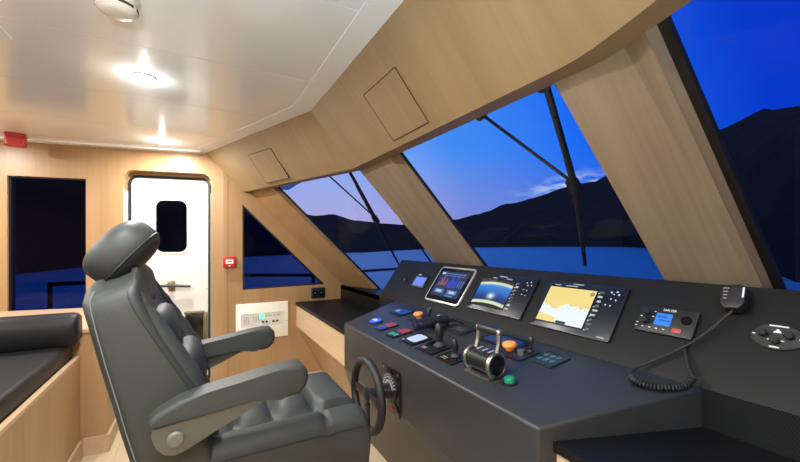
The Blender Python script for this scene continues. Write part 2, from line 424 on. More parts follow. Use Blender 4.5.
# white border strip round the ceiling
def slab(pts, z0, z1):
    b_ = B(); n = len(pts); vs = [W(u, v, z0) for u, v in pts] + [W(u, v, z1) for u, v in pts]
    b_.poly(vs, [list(range(n)), list(range(2*n-1, n-1, -1))] + [(i, (i+1) % n, (i+1) % n + n, i + n) for i in range(n)]); return b_
SLL = .3635
pL = (.628 - SLL*(3.90-2.335), 3.90)
t4 = struct(obj('trim_4', slab([(.516, CV), (.516, 2.305), (.516-SLL*(3.86-2.305), 3.86), (pL[0]+.01, 3.90), (.64, 2.335), (.64, CV)], .8485, .852), 'trimwhite'))
obj('starboard_border', slab([(.516, CV), (.516, .645), (.516-SLL*1.5, .645-1.5), (.64-SLL*1.5, .615-1.5), (.64, .615), (.64, CV)], .8485, .852), 'trimwhite', None, t4)
obj('side_border', slab([(-3.4, VW+SL*3.61-.07), (.02, VW+SL*.19-.07), (.06, VW+SL*.15+.0), (-3.4, VW+SL*3.61+.0)], .838, .852), 'trimwhite', None, t4)

# ------------------------------------------------------------------ windscreen
RK = Vector((1, 0, -1.1)).normalized()
G = math.radians(18.7)
def facet(c, ang, off=0.):                      # frame on a windscreen facet: x starboard, y up the slope, normal inboard
    nu, nv = math.cos(ang), math.sin(ang)
    return frame(W(c[0] + nu*off, c[1] + nv*off, .504), Wd(nv, -nu, 0), Wd(-nu, -nv, 1.1))
CC, CL, CR = (.98, CV), (.98, 2.337), (.98, 2*CV - 2.337)
SLN = math.sqrt(1 + 1/1.21)                     # slope length per unit height
def fy(z): return (z - .504) * SLN
KG = .068
def fpoly(F, pts, F2=None): return [(x, fy(z)) for x, z in pts]
F_c, F_l, F_r = facet(CC, 0), facet(CL, G), facet(CR, -G)
F_cg, F_lg, F_rg = facet(CC, 0, KG), facet(CL, G, KG), facet(CR, -G, KG)
zb = -.46
hw = .862
# panes
gC = plate('window_2', 'gasket', fpoly(0, [(-.407, .60), (.66, .60), (.83, zb), (-.348, zb)]), [fpoly(0, [(-.388, .59), (.645, .59), (.81, zb+.01), (-.330, zb+.01)])], .012, F_cg @ T(0, 0, .008)); struct(gC)
plate('pane', 'glass', fpoly(0, [(-hw-.01, .62), (hw+.01, .62), (hw+.16, zb), (-hw-.16, zb)]), [], .008, F_cg, gC)
gL = plate('window_1', 'gasket', fpoly(0, [(-1.215, .60), (-.004, .60), (.148, zb), (-.775, zb)]), [fpoly(0, [(-1.197, .59), (-.012, .59), (.140, zb+.01), (-.757, zb+.01)])], .012, F_lg @ T(0, 0, .020)); struct(gL)
plate('pane', 'glass', fpoly(0, [(-1.60, .62), (-.01, .62), (.14, zb), (-1.45, zb)]), [], .008, F_lg, gL)
gR = plate('window_3', 'gasket', fpoly(0, [(.135, .60), (1.22, .60), (.78, zb), (-.152, zb)]), [fpoly(0, [(.166, .59), (1.2, .59), (.76, zb+.01), (-.118, zb+.01)])], .014, F_rg @ T(0, 0, .012)); struct(gR)
plate('pane', 'glass', fpoly(0, [(.01, .62), (1.60, .62), (1.45, zb), (-.14, zb)]), [], .008, F_rg, gR)
# pillars: a face towards the room and splayed reveals running back to the glass
def P3(F, x, z, n=0.): return F @ Vector((x, fy(z), n))
zt = .53
def pillar(name, top, bot, F):                  # top/bot: lists of world points of the cross-section
    b_ = B(); b_.loft([top, bot]); return struct(objw(name, b_, 'pillar', F, smooth=8))
zq = -.46
ext = lambda a, c, z, z0, z1: a + (c - a) * (z - z0) / (z1 - z0)
def e(xa, xb, z, za=.50, zc=-.12): return ext(xa, xb, z, za, zc)
f1 = lambda z: e(-.897, -.828, z, .503, -.119); f2 = lambda z: e(-.457, -.411, z, .466, -.038); g1 = lambda z: e(-.394, -.358, z, .516, -.129)
def lp(z):
    return [P3(F_c, f1(z), z), P3(F_c, f2(z), z), P3(F_c, g1(z), z, -.048), P3(F_c, f1(z), z, -.048)]
pillar('trim_5', lp(zt), lp(zq), F_c)
r1 = lambda z: e(.690, .718, z, .486, -.106); r2 = lambda z: e(.909, .947, z, .511, -.094)
s1 = lambda z: e(.124, -.035, z, .506, -.095)
def rp_(z):
    a, b_, c = P3(F_c, r1(z), z), P3(F_c, r2(z), z), P3(F_r, s1(z), z)
    d1, d2 = P3(F_c, r1(z), z, -.05), P3(F_r, e(.134, -.042, z, .534, -.11), z, -.046)
    return [a, b_, c, d2, P3(F_c, r2(z)+.01, z, -.05), d1]
pillar('trim_6', rp_(zt), rp_(zq), F_c)
def sp_(z):
    x1 = e(-1.197, -.796, z, .488, -.461); x0 = x1 - .46
    return [P3(F_l, x0, z), P3(F_l, x1, z), P3(F_l, x1, z, -.046), P3(F_l, x0, z, -.046)]
b = B(); b.loft([sp_(.53), sp_(zq)]); struct(objw('trim_7', b, 'wood', F_fw, smooth=8))
def ss_(z):
    x1 = e(1.197, .796, z, .488, -.461); x0 = x1 + .46
    return [P3(F_r, x0, z), P3(F_r, x1, z), P3(F_r, x1, z, -.046), P3(F_r, x0, z, -.046)]
b = B(); b.loft([ss_(.53), ss_(zq)]); struct(objw('trim_8', b, 'wood', F_r))
# dash ledge under the glass and the front bulkhead below
b = slab([(1.374, VW), (1.374, mir(VW)+.0), (1.43, mir(VW)), (1.905, mir(2.48)), (1.905, 2.48), (1.43, VW)], -.485, -.45)
lg = struct(obj('trim_9', b, 'counter'))
b = slab([(1.374, VW), (1.374, 2.66), (1.39, 2.66), (1.39, VW)], -.60, -.45); obj('ledge_riser', b, 'counter', None, lg)
b = slab([(1.40, VW+.03), (1.40, 3.2), (1.60, 2.80), (1.60, mir(2.80)), (1.40, mir(3.2)), (1.40, mir(VW)-.03), (1.44, mir(VW)-.03), (1.905, mir(2.48)), (1.905, 2.48), (1.44, VW+.03)], -FL, -.487)
struct(obj('wall_fore', b, 'hull'))

# built-in ledge and lining below the side window, with its baseboard
b = slab([(-.52, 3.04), (-3.45, 3.04), (-3.45, VW+SL*3.66), (-.52, VW+SL*.73)], -FL, -.565)
t10 = struct(objw('trim_10', b, 'wood', F_fw))
b = slab([(-.512, 3.03), (-3.45, 3.03), (-3.45, VW+SL*3.66), (-.512, VW+SL*.722)], -.565, -.545); objw('ledge_top', b, 'rail', frame(W(-.5, 3.5, -.55), Wd(-1, 0, 0), Wd(0, 1, 0)), t10)
b = slab([(-.505, 3.025), (-.64, 3.025), (-.64, 3.04), (-.52, 3.04), (-.52, 4.0), (-.505, 4.0)], -FL, -1.24)
struct(objw('baseboard_port', b, 'rail', frame(W(-.5, 3.0, -1.3), Wd(0, 1, 0), (0, 0, 1))))

# ------------------------------------------------------------------ outside: water, hills, side deck
SEA = FL - 5.0
m, nt, bs, N, K = nodes('sea_water')
bs.inputs['Base Color'].default_value = (.06, .19, .37, 1); bs.inputs['Roughness'].default_value = .32; bs.inputs['Specular IOR Level'].default_value = .35
tc = N('ShaderNodeTexCoord'); mp = N('ShaderNodeMapping'); mp.inputs['Scale'].default_value = (.35, .9, 1); mp.inputs['Rotation'].default_value = (0, 0, .5)
K(tc.outputs['Object'], mp.inputs['Vector']); no = N('ShaderNodeTexNoise'); no.inputs['Scale'].default_value = 1.; no.inputs['Detail'].default_value = 4
K(mp.outputs['Vector'], no.inputs['Vector']); bp = N('ShaderNodeBump'); bp.inputs['Strength'].default_value = 1.; bp.inputs['Distance'].default_value = .6
K(no.outputs['Fac'], bp.inputs['Height']); K(bp.outputs['Normal'], bs.inputs['Normal']); M['sea'] = m
b = B(); b.prism([(-4000, -4000), (4000, -4000), (4000, 4000), (-4000, 4000)], SEA - 1, SEA)
struct(obj('sea', b, 'sea', T(0)))
m, nt, bs, N, K = nodes('hill_forest')
tc = N('ShaderNodeTexCoord'); no = N('ShaderNodeTexNoise'); no.inputs['Scale'].default_value = .05; no.inputs['Detail'].default_value = 6
K(tc.outputs['Object'], no.inputs['Vector'])
K(ramp(N, K, no.outputs['Fac'], [(.3, (.045, .026, .024)), (.7, (.065, .034, .030))]), bs.inputs['Base Color']); bs.inputs['Roughness'].default_value = 1; bs.inputs['Specular IOR Level'].default_value = 0
M['hill'] = m
def interp(t, tab):
    if t <= tab[0][0]: return tab[0][1]
    for (a, x), (c, y_) in zip(tab, tab[1:]):
        if t <= c: return x + (y_-x)*(t-a)/(c-a)
    return tab[-1][1]
AZ0 = math.radians(-61.37)                      # bearing of the photograph's axis from the bow, positive to starboard
skyline = [(-75, .16), (-52, .18), (-47.2, .185), (-23, .13), (-16.6, .083), (-14.5, .078), (-10.4, .077), (-5, .059), (0, .052), (4.6, .056), (8.8, .066), (11.5, .078), (15.1, .097), (18.7, .112), (22, .128), (24.5, .145), (28, .152), (33, .187), (38.1, .213), (41, .236), (44.2, .254), (47.2, .255), (56, .25), (65, .23), (95, .2), (130, .15)]
shore = [(-75, 70), (-47, 85), (-23, 155), (-5, 220), (3, 330), (11, 520), (24, 720), (31, 700), (40, 150), (47, 70), (80, 60), (130, 60)]
rows = [0, .0, .06, .14, .24, .36, .5, .66, .84, 1.0, 1.2]
b = B(); grid = []
na = 260
for j, rr in enumerate(rows):
    line = []
    for i in range(na):
        azd = -75 + 205*i/(na-1); az = AZ0 + math.radians(azd)
        d0 = interp(azd, shore); d1 = d0*2.1 + 120
        dd = d0 + (d1-d0)*rr
        el = interp(azd, skyline)
        top = el*d1 + 5.0
        hh = top*(min(rr, 1) ** .8) if rr <= 1 else top*.9
        p = Vector((azd*.35, rr*6, 0))
        hh *= 1 + .06*noise.noise(p*1.) * (rr > .1) + .018*noise.noise(p*4.5)*(rr > .1)
        if j == 0: hh = -3
        line.append((math.sin(az)*dd, math.cos(az)*dd, SEA + hh))
    grid.append(line)
b.loft(grid, cap=False, closed=False)
struct(obj('hills', b, 'hill', T(0)))
b = B(); b.poly([W(-3.6, 4.6, -FL), W(1.7, 3.95, -FL), W(2.6, 3.95, -FL), W(2.6, 5.1, -FL), W(-3.6, 5.2, -FL)] + [W(-3.6, 4.6, -FL-.1), W(1.7, 3.95, -FL-.1), W(2.6, 3.95, -FL-.1), W(2.6, 5.1, -FL-.1), W(-3.6, 5.2, -FL-.1)],
                [(0, 1, 2, 3, 4), (9, 8, 7, 6, 5)] + [(i, (i+1) % 5, (i+1) % 5+5, i+5) for i in range(5)])
struct(obj('side_deck', b, 'hull'))
# guard rail outside
rl = thing('guard_rail', 'dark guard rail on the side deck, crossing the side window and triangular window', 'railing', W(0, 5.0, -FL))
b = B(); b.tube([W(-1.335, 5.0, -.41), W(.4, 5.0, -.385), W(1.40, 5.0, -.425)], .022, 10); obj('top_rail', b, 'black', None, rl)
for u in (-1.32, .0, 1.38):
    b = B(); b.cyl(W(u, 5.0, -FL), W(u, 5.0, -.40), .02, seg=10); obj('post', b, 'black', None, rl)
rl2 = thing('guard_rail', 'dark guard rail beyond the left windscreen pane, above the blue water', 'railing', W(2.1, 4.9, -FL))
b = B(); b.tube([W(1.45, 4.93, -.402), W(3.6, 4.83, -.345)], .02, 10); obj('top_rail', b, 'black', None, rl2)
for u in (1.50, 3.55):
    b = B(); b.cyl(W(u, 4.9, -FL), W(u, 4.9, -.37), .018, seg=10); obj('post', b, 'black', None, rl2)

# windscreen wipers
def wiper(label, F, piv, top, mid, bot, armw):
    r = thing('windscreen_wiper', label, 'wiper', F @ T(mid[0], fy(mid[1]), 0))
    p = lambda q, n=0.: F @ Vector((q[0], fy(q[1]), n))
    b_ = B(); b_.tube([p(top, .0), p(mid, .0)], armw, 8); b_.cyl(p(top, -.02), p(top, .03), .028, seg=14); obj('arm', b_, 'black', None, r)
    b_ = B(); b_.tube([p(piv, .0), p(mid, -.004)], .007, 8); b_.cyl(p(piv, -.02), p(piv, .025), .018, seg=14); obj('link_rod', b_, 'black', None, r)
    b_ = B(); b_.tube([p((top[0]+.3*(mid[0]-top[0])+.012, top[1]+.3*(mid[1]-top[1])), .02), p((mid[0]+.012, mid[1]), .022), p(bot, .02)], [.008, .014, .008], 8)
    obj('blade', b_, 'rubber', None, r)
    b_ = B(); b_.box((0, 0, 0), (.05, .07, .03), .008, X=F @ T(mid[0], fy(mid[1]), .006)); obj('blade_holder', b_, 'black', None, r)
    return r
F_cw = facet(CC, 0, KG + .08); F_lw = facet(CL, G, KG + .08)
wiper('dark wiper outside the middle windscreen pane, hanging over the hill', F_cw, (.241, .56), (.580, .57), (.481, .243), (.328, -.088), .013)
wiper('dark wiper outside the left windscreen pane near the white door', F_lw, (-.53, .56), (-.262, .575), (-.301, .205), (-.348, -.17), .013)

# ------------------------------------------------------------------ helm console
con = thing('helm_console', 'black helm console with sloping desk and raised instrument panel under the windscreen', 'console', W(1.1, CV, -FL))
FLv, FRv, BLv, BRv = 2.222, .703, 2.449, .53
vs = [W(.81, FLv, -.5), W(.81, FRv, -.5), W(1.30, BRv, -.424), W(1.30, BLv, -.424),
      W(.81, FLv, -.79), W(.81, FRv, -.79), W(1.03, FRv-.09, -FL), W(1.03, FLv+.09, -FL), W(1.30, BRv, -FL), W(1.30, BLv, -FL)]
b = B(); b.poly(vs, [(0, 1, 2, 3), (0, 4, 5, 1), (4, 7, 6, 5), (7, 9, 8, 6), (0, 3, 9, 7, 4), (1, 5, 6, 8, 2), (3, 2, 8, 9)], bev=.011, seg=3,
                which=lambda e_: all(v.co.z > FL - .80 for v in e_.verts) and not all(v.co.y > 1.29 for v in e_.verts))
obj('desk', b, 'deskmat', None, con)
def pr(v, sh=0.): return [W(u - sh, v, z) for u, z in ((1.301, -.424), (1.511, -.134), (1.519, -.134), (1.50, -.45), (1.45, -.594), (1.305, -.594))]
F_p = frame(W(1.30, CV, -.424), Wd(0, -1, 0), Wd(.211, 0, .29))
b = B(); b.loft([pr(2.735), pr(.30), pr(mir(VW)+.004, .338*(.30 - mir(VW)))])
objw('instrument_panel', b, 'carbon', F_p, con)
SP = math.hypot(.211, .29)
def pm(s, v, rot=0., n=0.): return F_p @ T(CV - v, s, n) @ R(rot)
F_d = frame(W(.81, CV, -.5), Wd(0, -1, 0), Wd(.49, 0, .076))
def dm(u, v, rot=0., n=0.): return F_d @ T(CV - v, (u - .81)*math.sqrt(1 + .1551**2), n) @ R(rot)

# counters either side of the console
pc = thing('side_counter', 'black topped wooden side counter under the triangular window', 'counter', W(1.1, 3.0, -FL))
def vL(u): return FLv + (u - .81)*(BLv-FLv)/.49
b = slab([(.884, VW-.002), (.884, vL(.884)+.006), (1.372, vL(1.372)+.02), (1.372, VW-.002)], -.628, -.598); obj('counter_top', b, 'counter', None, pc)
b = slab([(.893, VW-.002), (.893, vL(.884)+.006), (.93, vL(.93)+.006), (.93, VW-.002)], -.85, -.628); objw('fascia', b, 'woodlight', frame(W(.89, 3, -.7), Wd(0, -1, 0), (0, 0, 1)), pc)
b = B(); v0, v1 = VW-.002, 2.50
b.poly([W(.90, v0, -.85), W(1.16, v0, -FL), W(1.37, v0, -FL), W(1.37, v0, -.85), W(.90, v1, -.85), W(1.16, v1, -FL), W(1.37, v1, -FL), W(1.37, v1, -.85)],
       [(0, 1, 2, 3), (7, 6, 5, 4), (0, 4, 5, 1), (1, 5, 6, 2), (2, 6, 7, 3), (3, 7, 4, 0)]); objw('cabinet_body', b, 'wood', F_fw, pc)
sc_ = thing('side_counter', 'black topped side counter on the right of the console, near the camera', 'counter', W(1.0, 0, -FL))
def vR(u): return FRv + (u - .81)*(BRv-FRv)/.49
z0 = -.537
b = slab([(.848, vR(.848)-.006), (.848, .30), (.446, mir(VW)+.002), (.884, mir(VW)+.002), (1.302, .304), (1.302, BRv-.004)], z0-.028, z0)
obj('counter_top', b, 'counter', None, sc_)
b = slab([(.858, vR(.858)-.006), (.858, .298), (.456, mir(VW)+.002), (.60, mir(VW)+.002), (1.0, .30), (1.0, vR(1.0)-.008)], -.86, z0-.028); objw('fascia', b, 'woodlight', frame(W(.89, 0, -.7), Wd(0, -1, 0), (0, 0, 1)), sc_)
b = slab([(.93, .46), (.93, .30), (.55, mir(VW)+.002), (.62, mir(VW)+.002), (1.0, .30), (1.0, .46)], -FL, -.86); objw('cabinet_body', b, 'wood', F_fw, sc_)

# ------------------------------------------------------------------ instruments on the raised panel
def rr(b_, w, h, r, z0_, z1_, mi=0, cx=0, cy=0, bev=0, X=None): return b_.prism(rrect(cx-w/2, cy-h/2, cx+w/2, cy+h/2, r, 4), z0_, z1_, mi, X, bev)
# monitor with a silver bezel
w_, h_ = .362, .262; s0, v0 = .195, 1.920
X = pm(s0, v0, 0, .0005)
t = thing('monitor', 'silver framed monitor showing coloured engine bars', 'monitor', X)
b = B(); b.prism(rrect(-w_/2, -h_/2, w_/2, h_/2, .022, 6), 0, .010, bev=.003); obj('bezel', b, 'silver', X, t)
b = B(); rr(b, w_-.022, h_-.022, .014, .0095, .0112); obj('black_border', b, 'blackgloss', X, t)
b = B(); sw, sh = .285, .185
rr(b, sw, sh, .003, .0112, .0118, 0, 0, .004)
for k in range(5): b.box((-.115 + .018*k, -.012 + .0125*(1+(k*7) % 3), .012), (.006, .025*(1+(k*7) % 3), .0006), mi=1)
for k in range(5): b.box((-.012 + .018*k, -.022 + .0125*(2+(k*5) % 3), .012), (.009, .025*(2+(k*5) % 3), .0006), mi=2)
for k in range(3): b.box((.085 + .02*k, .01, .012), (.006, .05, .0006), mi=4)
b.box((-.115, .079, .012), (.035, .016, .0006), mi=3)
for k in range(7): b.box((-.075 + .029*k, .079, .012), (.02, .008, .0006), mi=4); b.box((-.075 + .029*k, .064, .012), (.018, .006, .0006), mi=4)
for x in (-.07, .065): b.box((x, -.053, .012), (.095, .028, .0006), mi=4); b.box((x, -.053, .0124), (.05, .016, .0006), mi=3)
b.box((.05, -.079, .012), (.08, .008, .0006), mi=4)
obj('screen', b, [emit('monitor_dark', (.012, .03, .09), 1), emit('bar_red', (.55, .16, .2), 1), emit('bar_blue', (.05, .06, .75), 1), emit('text_pale', (.45, .65, .95), 1), emit('text_blue', (.10, .22, .52), 1)], X, t)
# small blue display and a sensor beside it
X = pm(.186, 2.28, 0, .0005)
t = thing('small_display', 'small blue lit display left of the silver monitor', 'display', X)
b = B(); rr(b, .17, .10, .006, 0, .006, bev=.002); obj('housing', b, 'black', X, t)
b = B(); rr(b, .135, .072, .003, .006, .0068); obj('screen', b, emit('display_blue', (.17, .27, .95), 1), X, t)
b = B(); b.box((-.04, .055, .003), (.04, .008, .006), .001); obj('top_button', b, 'markdim', X, t)
X = pm(.19, 2.503, 0, .0005)
b = B(); b.lathe([(.022, 0), (.022, .006), (.017, .009), (.012, .009), (.010, .004), (.001, .004)], 22)
tag(obj('panel_sensor', b, 'black', X), 'round black sensor near the left end of the instrument panel', 'sensor')

def display_unit(label, s_, v_, w, h, scr, build, ctrls, name='chart_plotter', cat='chart plotter'):
    X_ = pm(s_, v_, 0, .0005)
    t_ = thing(name, label, cat, X_)
    b_ = B(); rr(b_, w, h, .010, 0, .009, bev=.003); obj('housing', b_, mat('navy_black_plastic', (.008, .010, .018), .3), X_, t_)
    b_ = B(); rr(b_, scr[2]+.012, scr[3]+.012, .004, .009, .0096, 0, scr[0], scr[1]); obj('screen_border', b_, 'blackgloss', X_, t_)
    build(X_ @ T(scr[0], scr[1], .0098), scr[2], scr[3], t_)
    for (x, y_, r_) in ctrls:
        b_ = B(); b_.lathe([(r_, 0), (r_, .004), (r_*.7, .006)], 14); kb = obj('button', b_, 'black', X_ @ T(x, y_, .009), t_)
        b_ = B(); b_.lathe([(r_*.55, .0055), (r_*.55, .0068)], 10); obj('button_mark', b_, 'ledwhite', X_ @ T(x, y_, .009), kb)
    return t_
def column(X_, x, y0, y1, n, t_, seed):
    rnd = random.Random(seed); b_ = B()
    for k in range(n):
        y_ = y0 + (y1-y0)*k/(n-1)
        b_.box((x + rnd.uniform(-.004, .004), y_, .0101), (rnd.uniform(.012, .022), rnd.uniform(.006, .011), .0006), mi=rnd.choice((0, 0, 1)))
        if rnd.random() < .6: b_.box((x - .012, y_ - .006, .0101), (.006, .005, .0006), mi=0)
    obj('menu_column', b_, [emit('menu_pale', (.55, .60, .62), 1), emit('menu_grey', (.13, .15, .17), 1)], X_, t_)
def radar_screen(X_, w, h, t_):
    def bld(N, K, tc, sp):
        y_ = math_(N, K, 'MULTIPLY_ADD', sp.outputs['Y'], 1/h, .5); x = math_(N, K, 'MULTIPLY', sp.outputs['X'], 1/w)
        x2 = math_(N, K, 'MULTIPLY', x, x)
        yc = math_(N, K, 'MULTIPLY_ADD', x2, .30, y_)
        sky_ = ramp(N, K, yc, [(0, (.01, .015, .02)), (.09, (.01, .015, .02)), (.11, (.72, .80, .45)), (.19, (.60, .75, .60)), (.23, (.01, .03, .09)), (.36, (.008, .04, .2)), (.55, (.01, .13, .55)), (.76, (.02, .20, .65)), (.83, (.10, .40, .70)), (.86, (.72, .75, .50)), (.92, (.60, .66, .44)), (.95, (.01, .015, .02))])
        gx = math_(N, K, 'MULTIPLY', sp.outputs['X'], 14/w); gy = math_(N, K, 'MULTIPLY_ADD', sp.outputs['Y'], 14/h, 1.6)
        d2 = math_(N, K, 'ADD', math_(N, K, 'MULTIPLY', gx, gx), math_(N, K, 'MULTIPLY', gy, gy))
        bl = math_(N, K, 'POWER', 2.718, math_(N, K, 'MULTIPLY', d2, -.6))
        mx = N('ShaderNodeMix'); mx.data_type = 'RGBA'; K(bl, mx.inputs['Factor']); K(sky_, mx.inputs[6]); mx.inputs[7].default_value = (.7, .9, 1, 1)
        return mx.outputs[2]
    b_ = B(); b_.box((0, 0, 0), (w, h, .0006)); obj('screen', b_, screen_mat('sonar_picture', bld), X_, t_)
rc = [(.150, .082, .006), (.172, .088, .006), (.160, .068, .006), (.182, .070, .006), (.145, .042, .005), (.168, .040, .005), (.150, .014, .005), (.172, .012, .005)]
t = display_unit('display unit with a curved blue picture and bright buttons, next to the silver monitor', .190, 1.470, .405, .232, (-.055, -.002, .245, .160), radar_screen, rc, 'display_unit', 'display unit')
X = pm(.190, 1.470, 0, .0005); column(X, .092, .075, -.075, 8, t, 3)
marks('marking', [((-.03, .105, .0095), (.055, .006, .0006)), ((-.09, .093, .0096), (.03, .006, .0006)), ((.02, .093, .0096), (.04, .005, .0006))], 'markdim', X, t)
def chart_screen(X_, w, h, t_):
    rnd = random.Random(5)
    b_ = B(); b_.box((0, 0, 0), (w, h, .0006), mi=0)
    n = 40; pts = []
    base = [(-.5, .02), (-.36, -.06), (-.22, -.13), (-.12, -.10), (-.03, .02), (.06, .06), (.14, -.02), (.24, .03), (.34, -.05), (.42, .02), (.5, -.02)]
    for k in range(n + 1):
        x = -.5 + k/n; pts.append((x*w, (interp(x, base) + .035*noise.noise(Vector((x*17, 3, 0))))*h))
    b_.prism(pts + [(.5*w, .5*h), (-.5*w, .5*h)], .0003, .0006, mi=1)
    b_.prism([(-.5*w, -.5*h), (-.5*w, -.29*h), (-.38*w, -.31*h), (-.25*w, -.33*h), (-.10*w, -.36*h), (-.09*w, -.44*h), (-.05*w, -.5*h)], .0003, .0006, mi=1)
    b_.prism(rect(-.05*w, -.5*h, .16*w, -.43*h), .0006, .0008, mi=3)
    for k in range(26):
        x = rnd.uniform(-.48, .46); y_ = interp(x, base) + rnd.uniform(-.09, .06)
        b_.box((x*w, y_*h, .0008), (rnd.uniform(.002, .006), .002, .0003), mi=2)
    b_.lathe([(.009, .0006), (.009, .0009)], 14, mi=3, X=T(.44*w, .40*h)); b_.lathe([(.006, .0009), (.006, .0011)], 10, mi=2, X=T(.44*w, .40*h))
    obj('screen', b_, [emit('chart_water', (.86, .94, .95), 1.), emit('chart_land', (.90, .72, .25), 1.), emit('chart_detail', (.45, .42, .30), 1), emit('chart_dark', (.02, .03, .06), 1)], X_, t_)
cc_ = [(.128, .088, .007), (.150, .092, .007), (.160, .080, .007), (.140, .080, .005), (.135, .058, .006), (.155, .055, .006), (.122, .030, .006), (.142, .028, .006)]
t = display_unit('large chart plotter showing a yellow and white sea chart', .186, 1.018, .372, .240, (-.050, .0, .228, .176), chart_screen, cc_)
X = pm(.186, 1.018, 0, .0005); column(X, .088, .085, -.085, 9, t, 8)
marks('marking', [((-.03, .110, .0095), (.05, .005, .0006)), ((-.06, .099, .0096), (.06, .005, .0006)), ((-.13, .099, .0096), (.03, .005, .0006)), ((.15, -.108, .0095), (.03, .005, .0006))], 'markdim', X, t)

# radio
X = pm(.190, .676, 0, .0005)
t = thing('marine_radio', 'black marine radio with a blue lit screen and red button', 'radio', X)
b = B(); rr(b, .178, .100, .006, 0, .012, bev=.003); obj('faceplate', b, 'black', X, t)
b = B(); rr(b, .050, .046, .003, .012, .0128, 0, -.007, .004); b.box((-.012, .014, .013), (.030, .006, .0005), mi=1); b.box((-.002, .0, .013), (.035, .004, .0005), mi=1)
obj('screen', b, [emit('radio_blue', (.04, .26, .95), 1.), emit('radio_digits', (.02, .10, .50), 1)], X, t)
for x, y_ in ((-.062, .022), (-.060, -.010)):
    b = B(); b.lathe([(.012, 0), (.011, .012), (.009, .014)], 18); obj('knob', b, 'black', X @ T(x, y_, .012), t)
b = B(); b.lathe([(.016, 0), (.015, .004)], 20); obj('speaker_knob', b, 'blackgloss', X @ T(.060, .012, .012), t)
b = B(); rr(b, .026, .014, .003, .012, .016, 0, .042, -.030, bev=.001); obj('red_button', b, emit('lit_red', (.85, .12, .08), .8), X, t)['label'] = 'red distress button'
marks('key_mark', [((-.085 + .022*k, -.033, .0123), (.007, .003, .0005)) for k in range(5)] + [((x, y_, .0123), (.006, .003, .0005)) for x, y_ in ((-.078, .006), (-.038, .030), (-.040, .010), (-.084, -.02))], 'mark', X, t)
text('lettering', 'SAILOR', .0125, 'mark', X @ T(.004, .041, .0123), t)

# handset and its curly lead
X = pm(.292, .508, .10, .0)
t = thing('radio_handset', 'black handset microphone hooked on the panel, its curly lead looping to the radio', 'microphone', X)
b = B(); rr(b, .04, .05, .006, .0, .012, 0, 0, .005, bev=.002); obj('hook_bracket', b, 'black', X, t)
b = B(); prf = [(-.030, .034), (-.018, .046), (.022, .046), (.032, .034), (.032, -.020), (.018, -.040), (-.016, -.040), (-.030, -.020)]
b.prism(prf, .012, .046, bev=.008, seg=3); hd = obj('handset_body', b, 'black', X, t)
b = B()
for k in range(4): b.box((-.016 + .0, .030 - .012*k, .0463), (.014 - .002*k, .003, .001))
obj('grille', b, 'markdim', X, hd)
b = B(); b.box((.026, .016, .0455), (.005, .036, .003), .001); obj('white_stripe', b, 'mark', X, hd)
cp = lambda s_, v_, n_: F_p @ Vector((CV - v_, s_, n_))
cd = lambda u_, v_, n_: F_d @ Vector((CV - v_, (u_-.81)*1.012, n_))
ps = lambda u_: (u_-1.30)/.211*SP
path1 = [X @ Vector((.002, -.040, .03)), cp(ps(1.437), .512, .03), cp(ps(1.405), .545, .022), cp(ps(1.369), .592, .016), cp(ps(1.335), .648, .014), cp(.012, .695, .016), cd(1.255, .700, .0135), cd(1.215, .680, .0135)]
path2 = [cd(1.215, .680, .0135), cd(1.192, .652, .0135), cd(1.196, .610, .0135), cd(1.222, .574, .0135), cd(1.258, .552, .016), cp(.018, .548, .024)]
path3 = [cp(.018, .548, .024), cp(ps(1.335), .575, .018), pm(.190, .676, 0, 0) @ Vector((.066, -.0565, .006))]
b = B()
def helix(pts, r, wr, pitch):
    P = spline(pts, 24); L = 0; out = []; up = Vector((0, 0, 1))
    for a, c in zip(P, P[1:]):
        d_ = c - a; n_ = max(2, int(d_.length/pitch*9)); dn = d_.normalized(); s1_ = dn.cross(up).normalized(); s2_ = s1_.cross(dn)
        for k in range(n_):
            q = a + d_*k/n_; ph = 2*PI*(L + d_.length*k/n_)/pitch
            out.append(q + s1_*math.cos(ph)*r + s2_*math.sin(ph)*r)
        L += d_.length
    return out
b.tube(spline(path1, 8), .0042, 8); b.tube(helix(path2, .0085, .003, .0085), .0033, 6); b.tube(spline(path3, 8), .0042, 8)
obj('curly_lead', b, 'rubber', None, t)
# second straight lead on the panel
# searchlight control
X = pm(.202, .402, 0, .0005)
t = thing('control_panel', 'round black control panel with three knobs at the right end of the console', 'control panel', X)
b = B(); b.lathe([(.056, 0), (.056, .003), (.053, .005)], 40, X=Matrix.Diagonal((1, .72, 1, 1))); obj('faceplate', b, mat('grey_black_metal', (.012, .013, .014), .45), X, t)
for x, y_ in ((-.028, .002), (.026, .004), (.0, -.016)):
    b = B(); b.lathe([(.011, 0), (.010, .013), (.008, .015)], 18); b.box((0, .006, .0152), (.002, .008, .001)); obj('knob', b, 'black', X @ T(x, y_, .005), t)
b = B(); b.prism([(-.009, -.004), (.009, -.004), (.006, .002), (.003, .002), (.003, .007), (-.003, .007), (-.003, .002), (-.006, .002)], .005, .0056, X=T(0, .015)); obj('symbol', b, 'mark', X, t)
marks('marking', [((x, y_, .0053), (.007, .003, .0006)) for x, y_ in ((-.048, .0), (.048, .0), (-.014, -.012), (.014, -.012), (.016, .012))] + [((0, .032, .0053), (.040, .004, .0006)), ((0, -.033, .0053), (.020, .004, .0006))], 'mark', X, t)

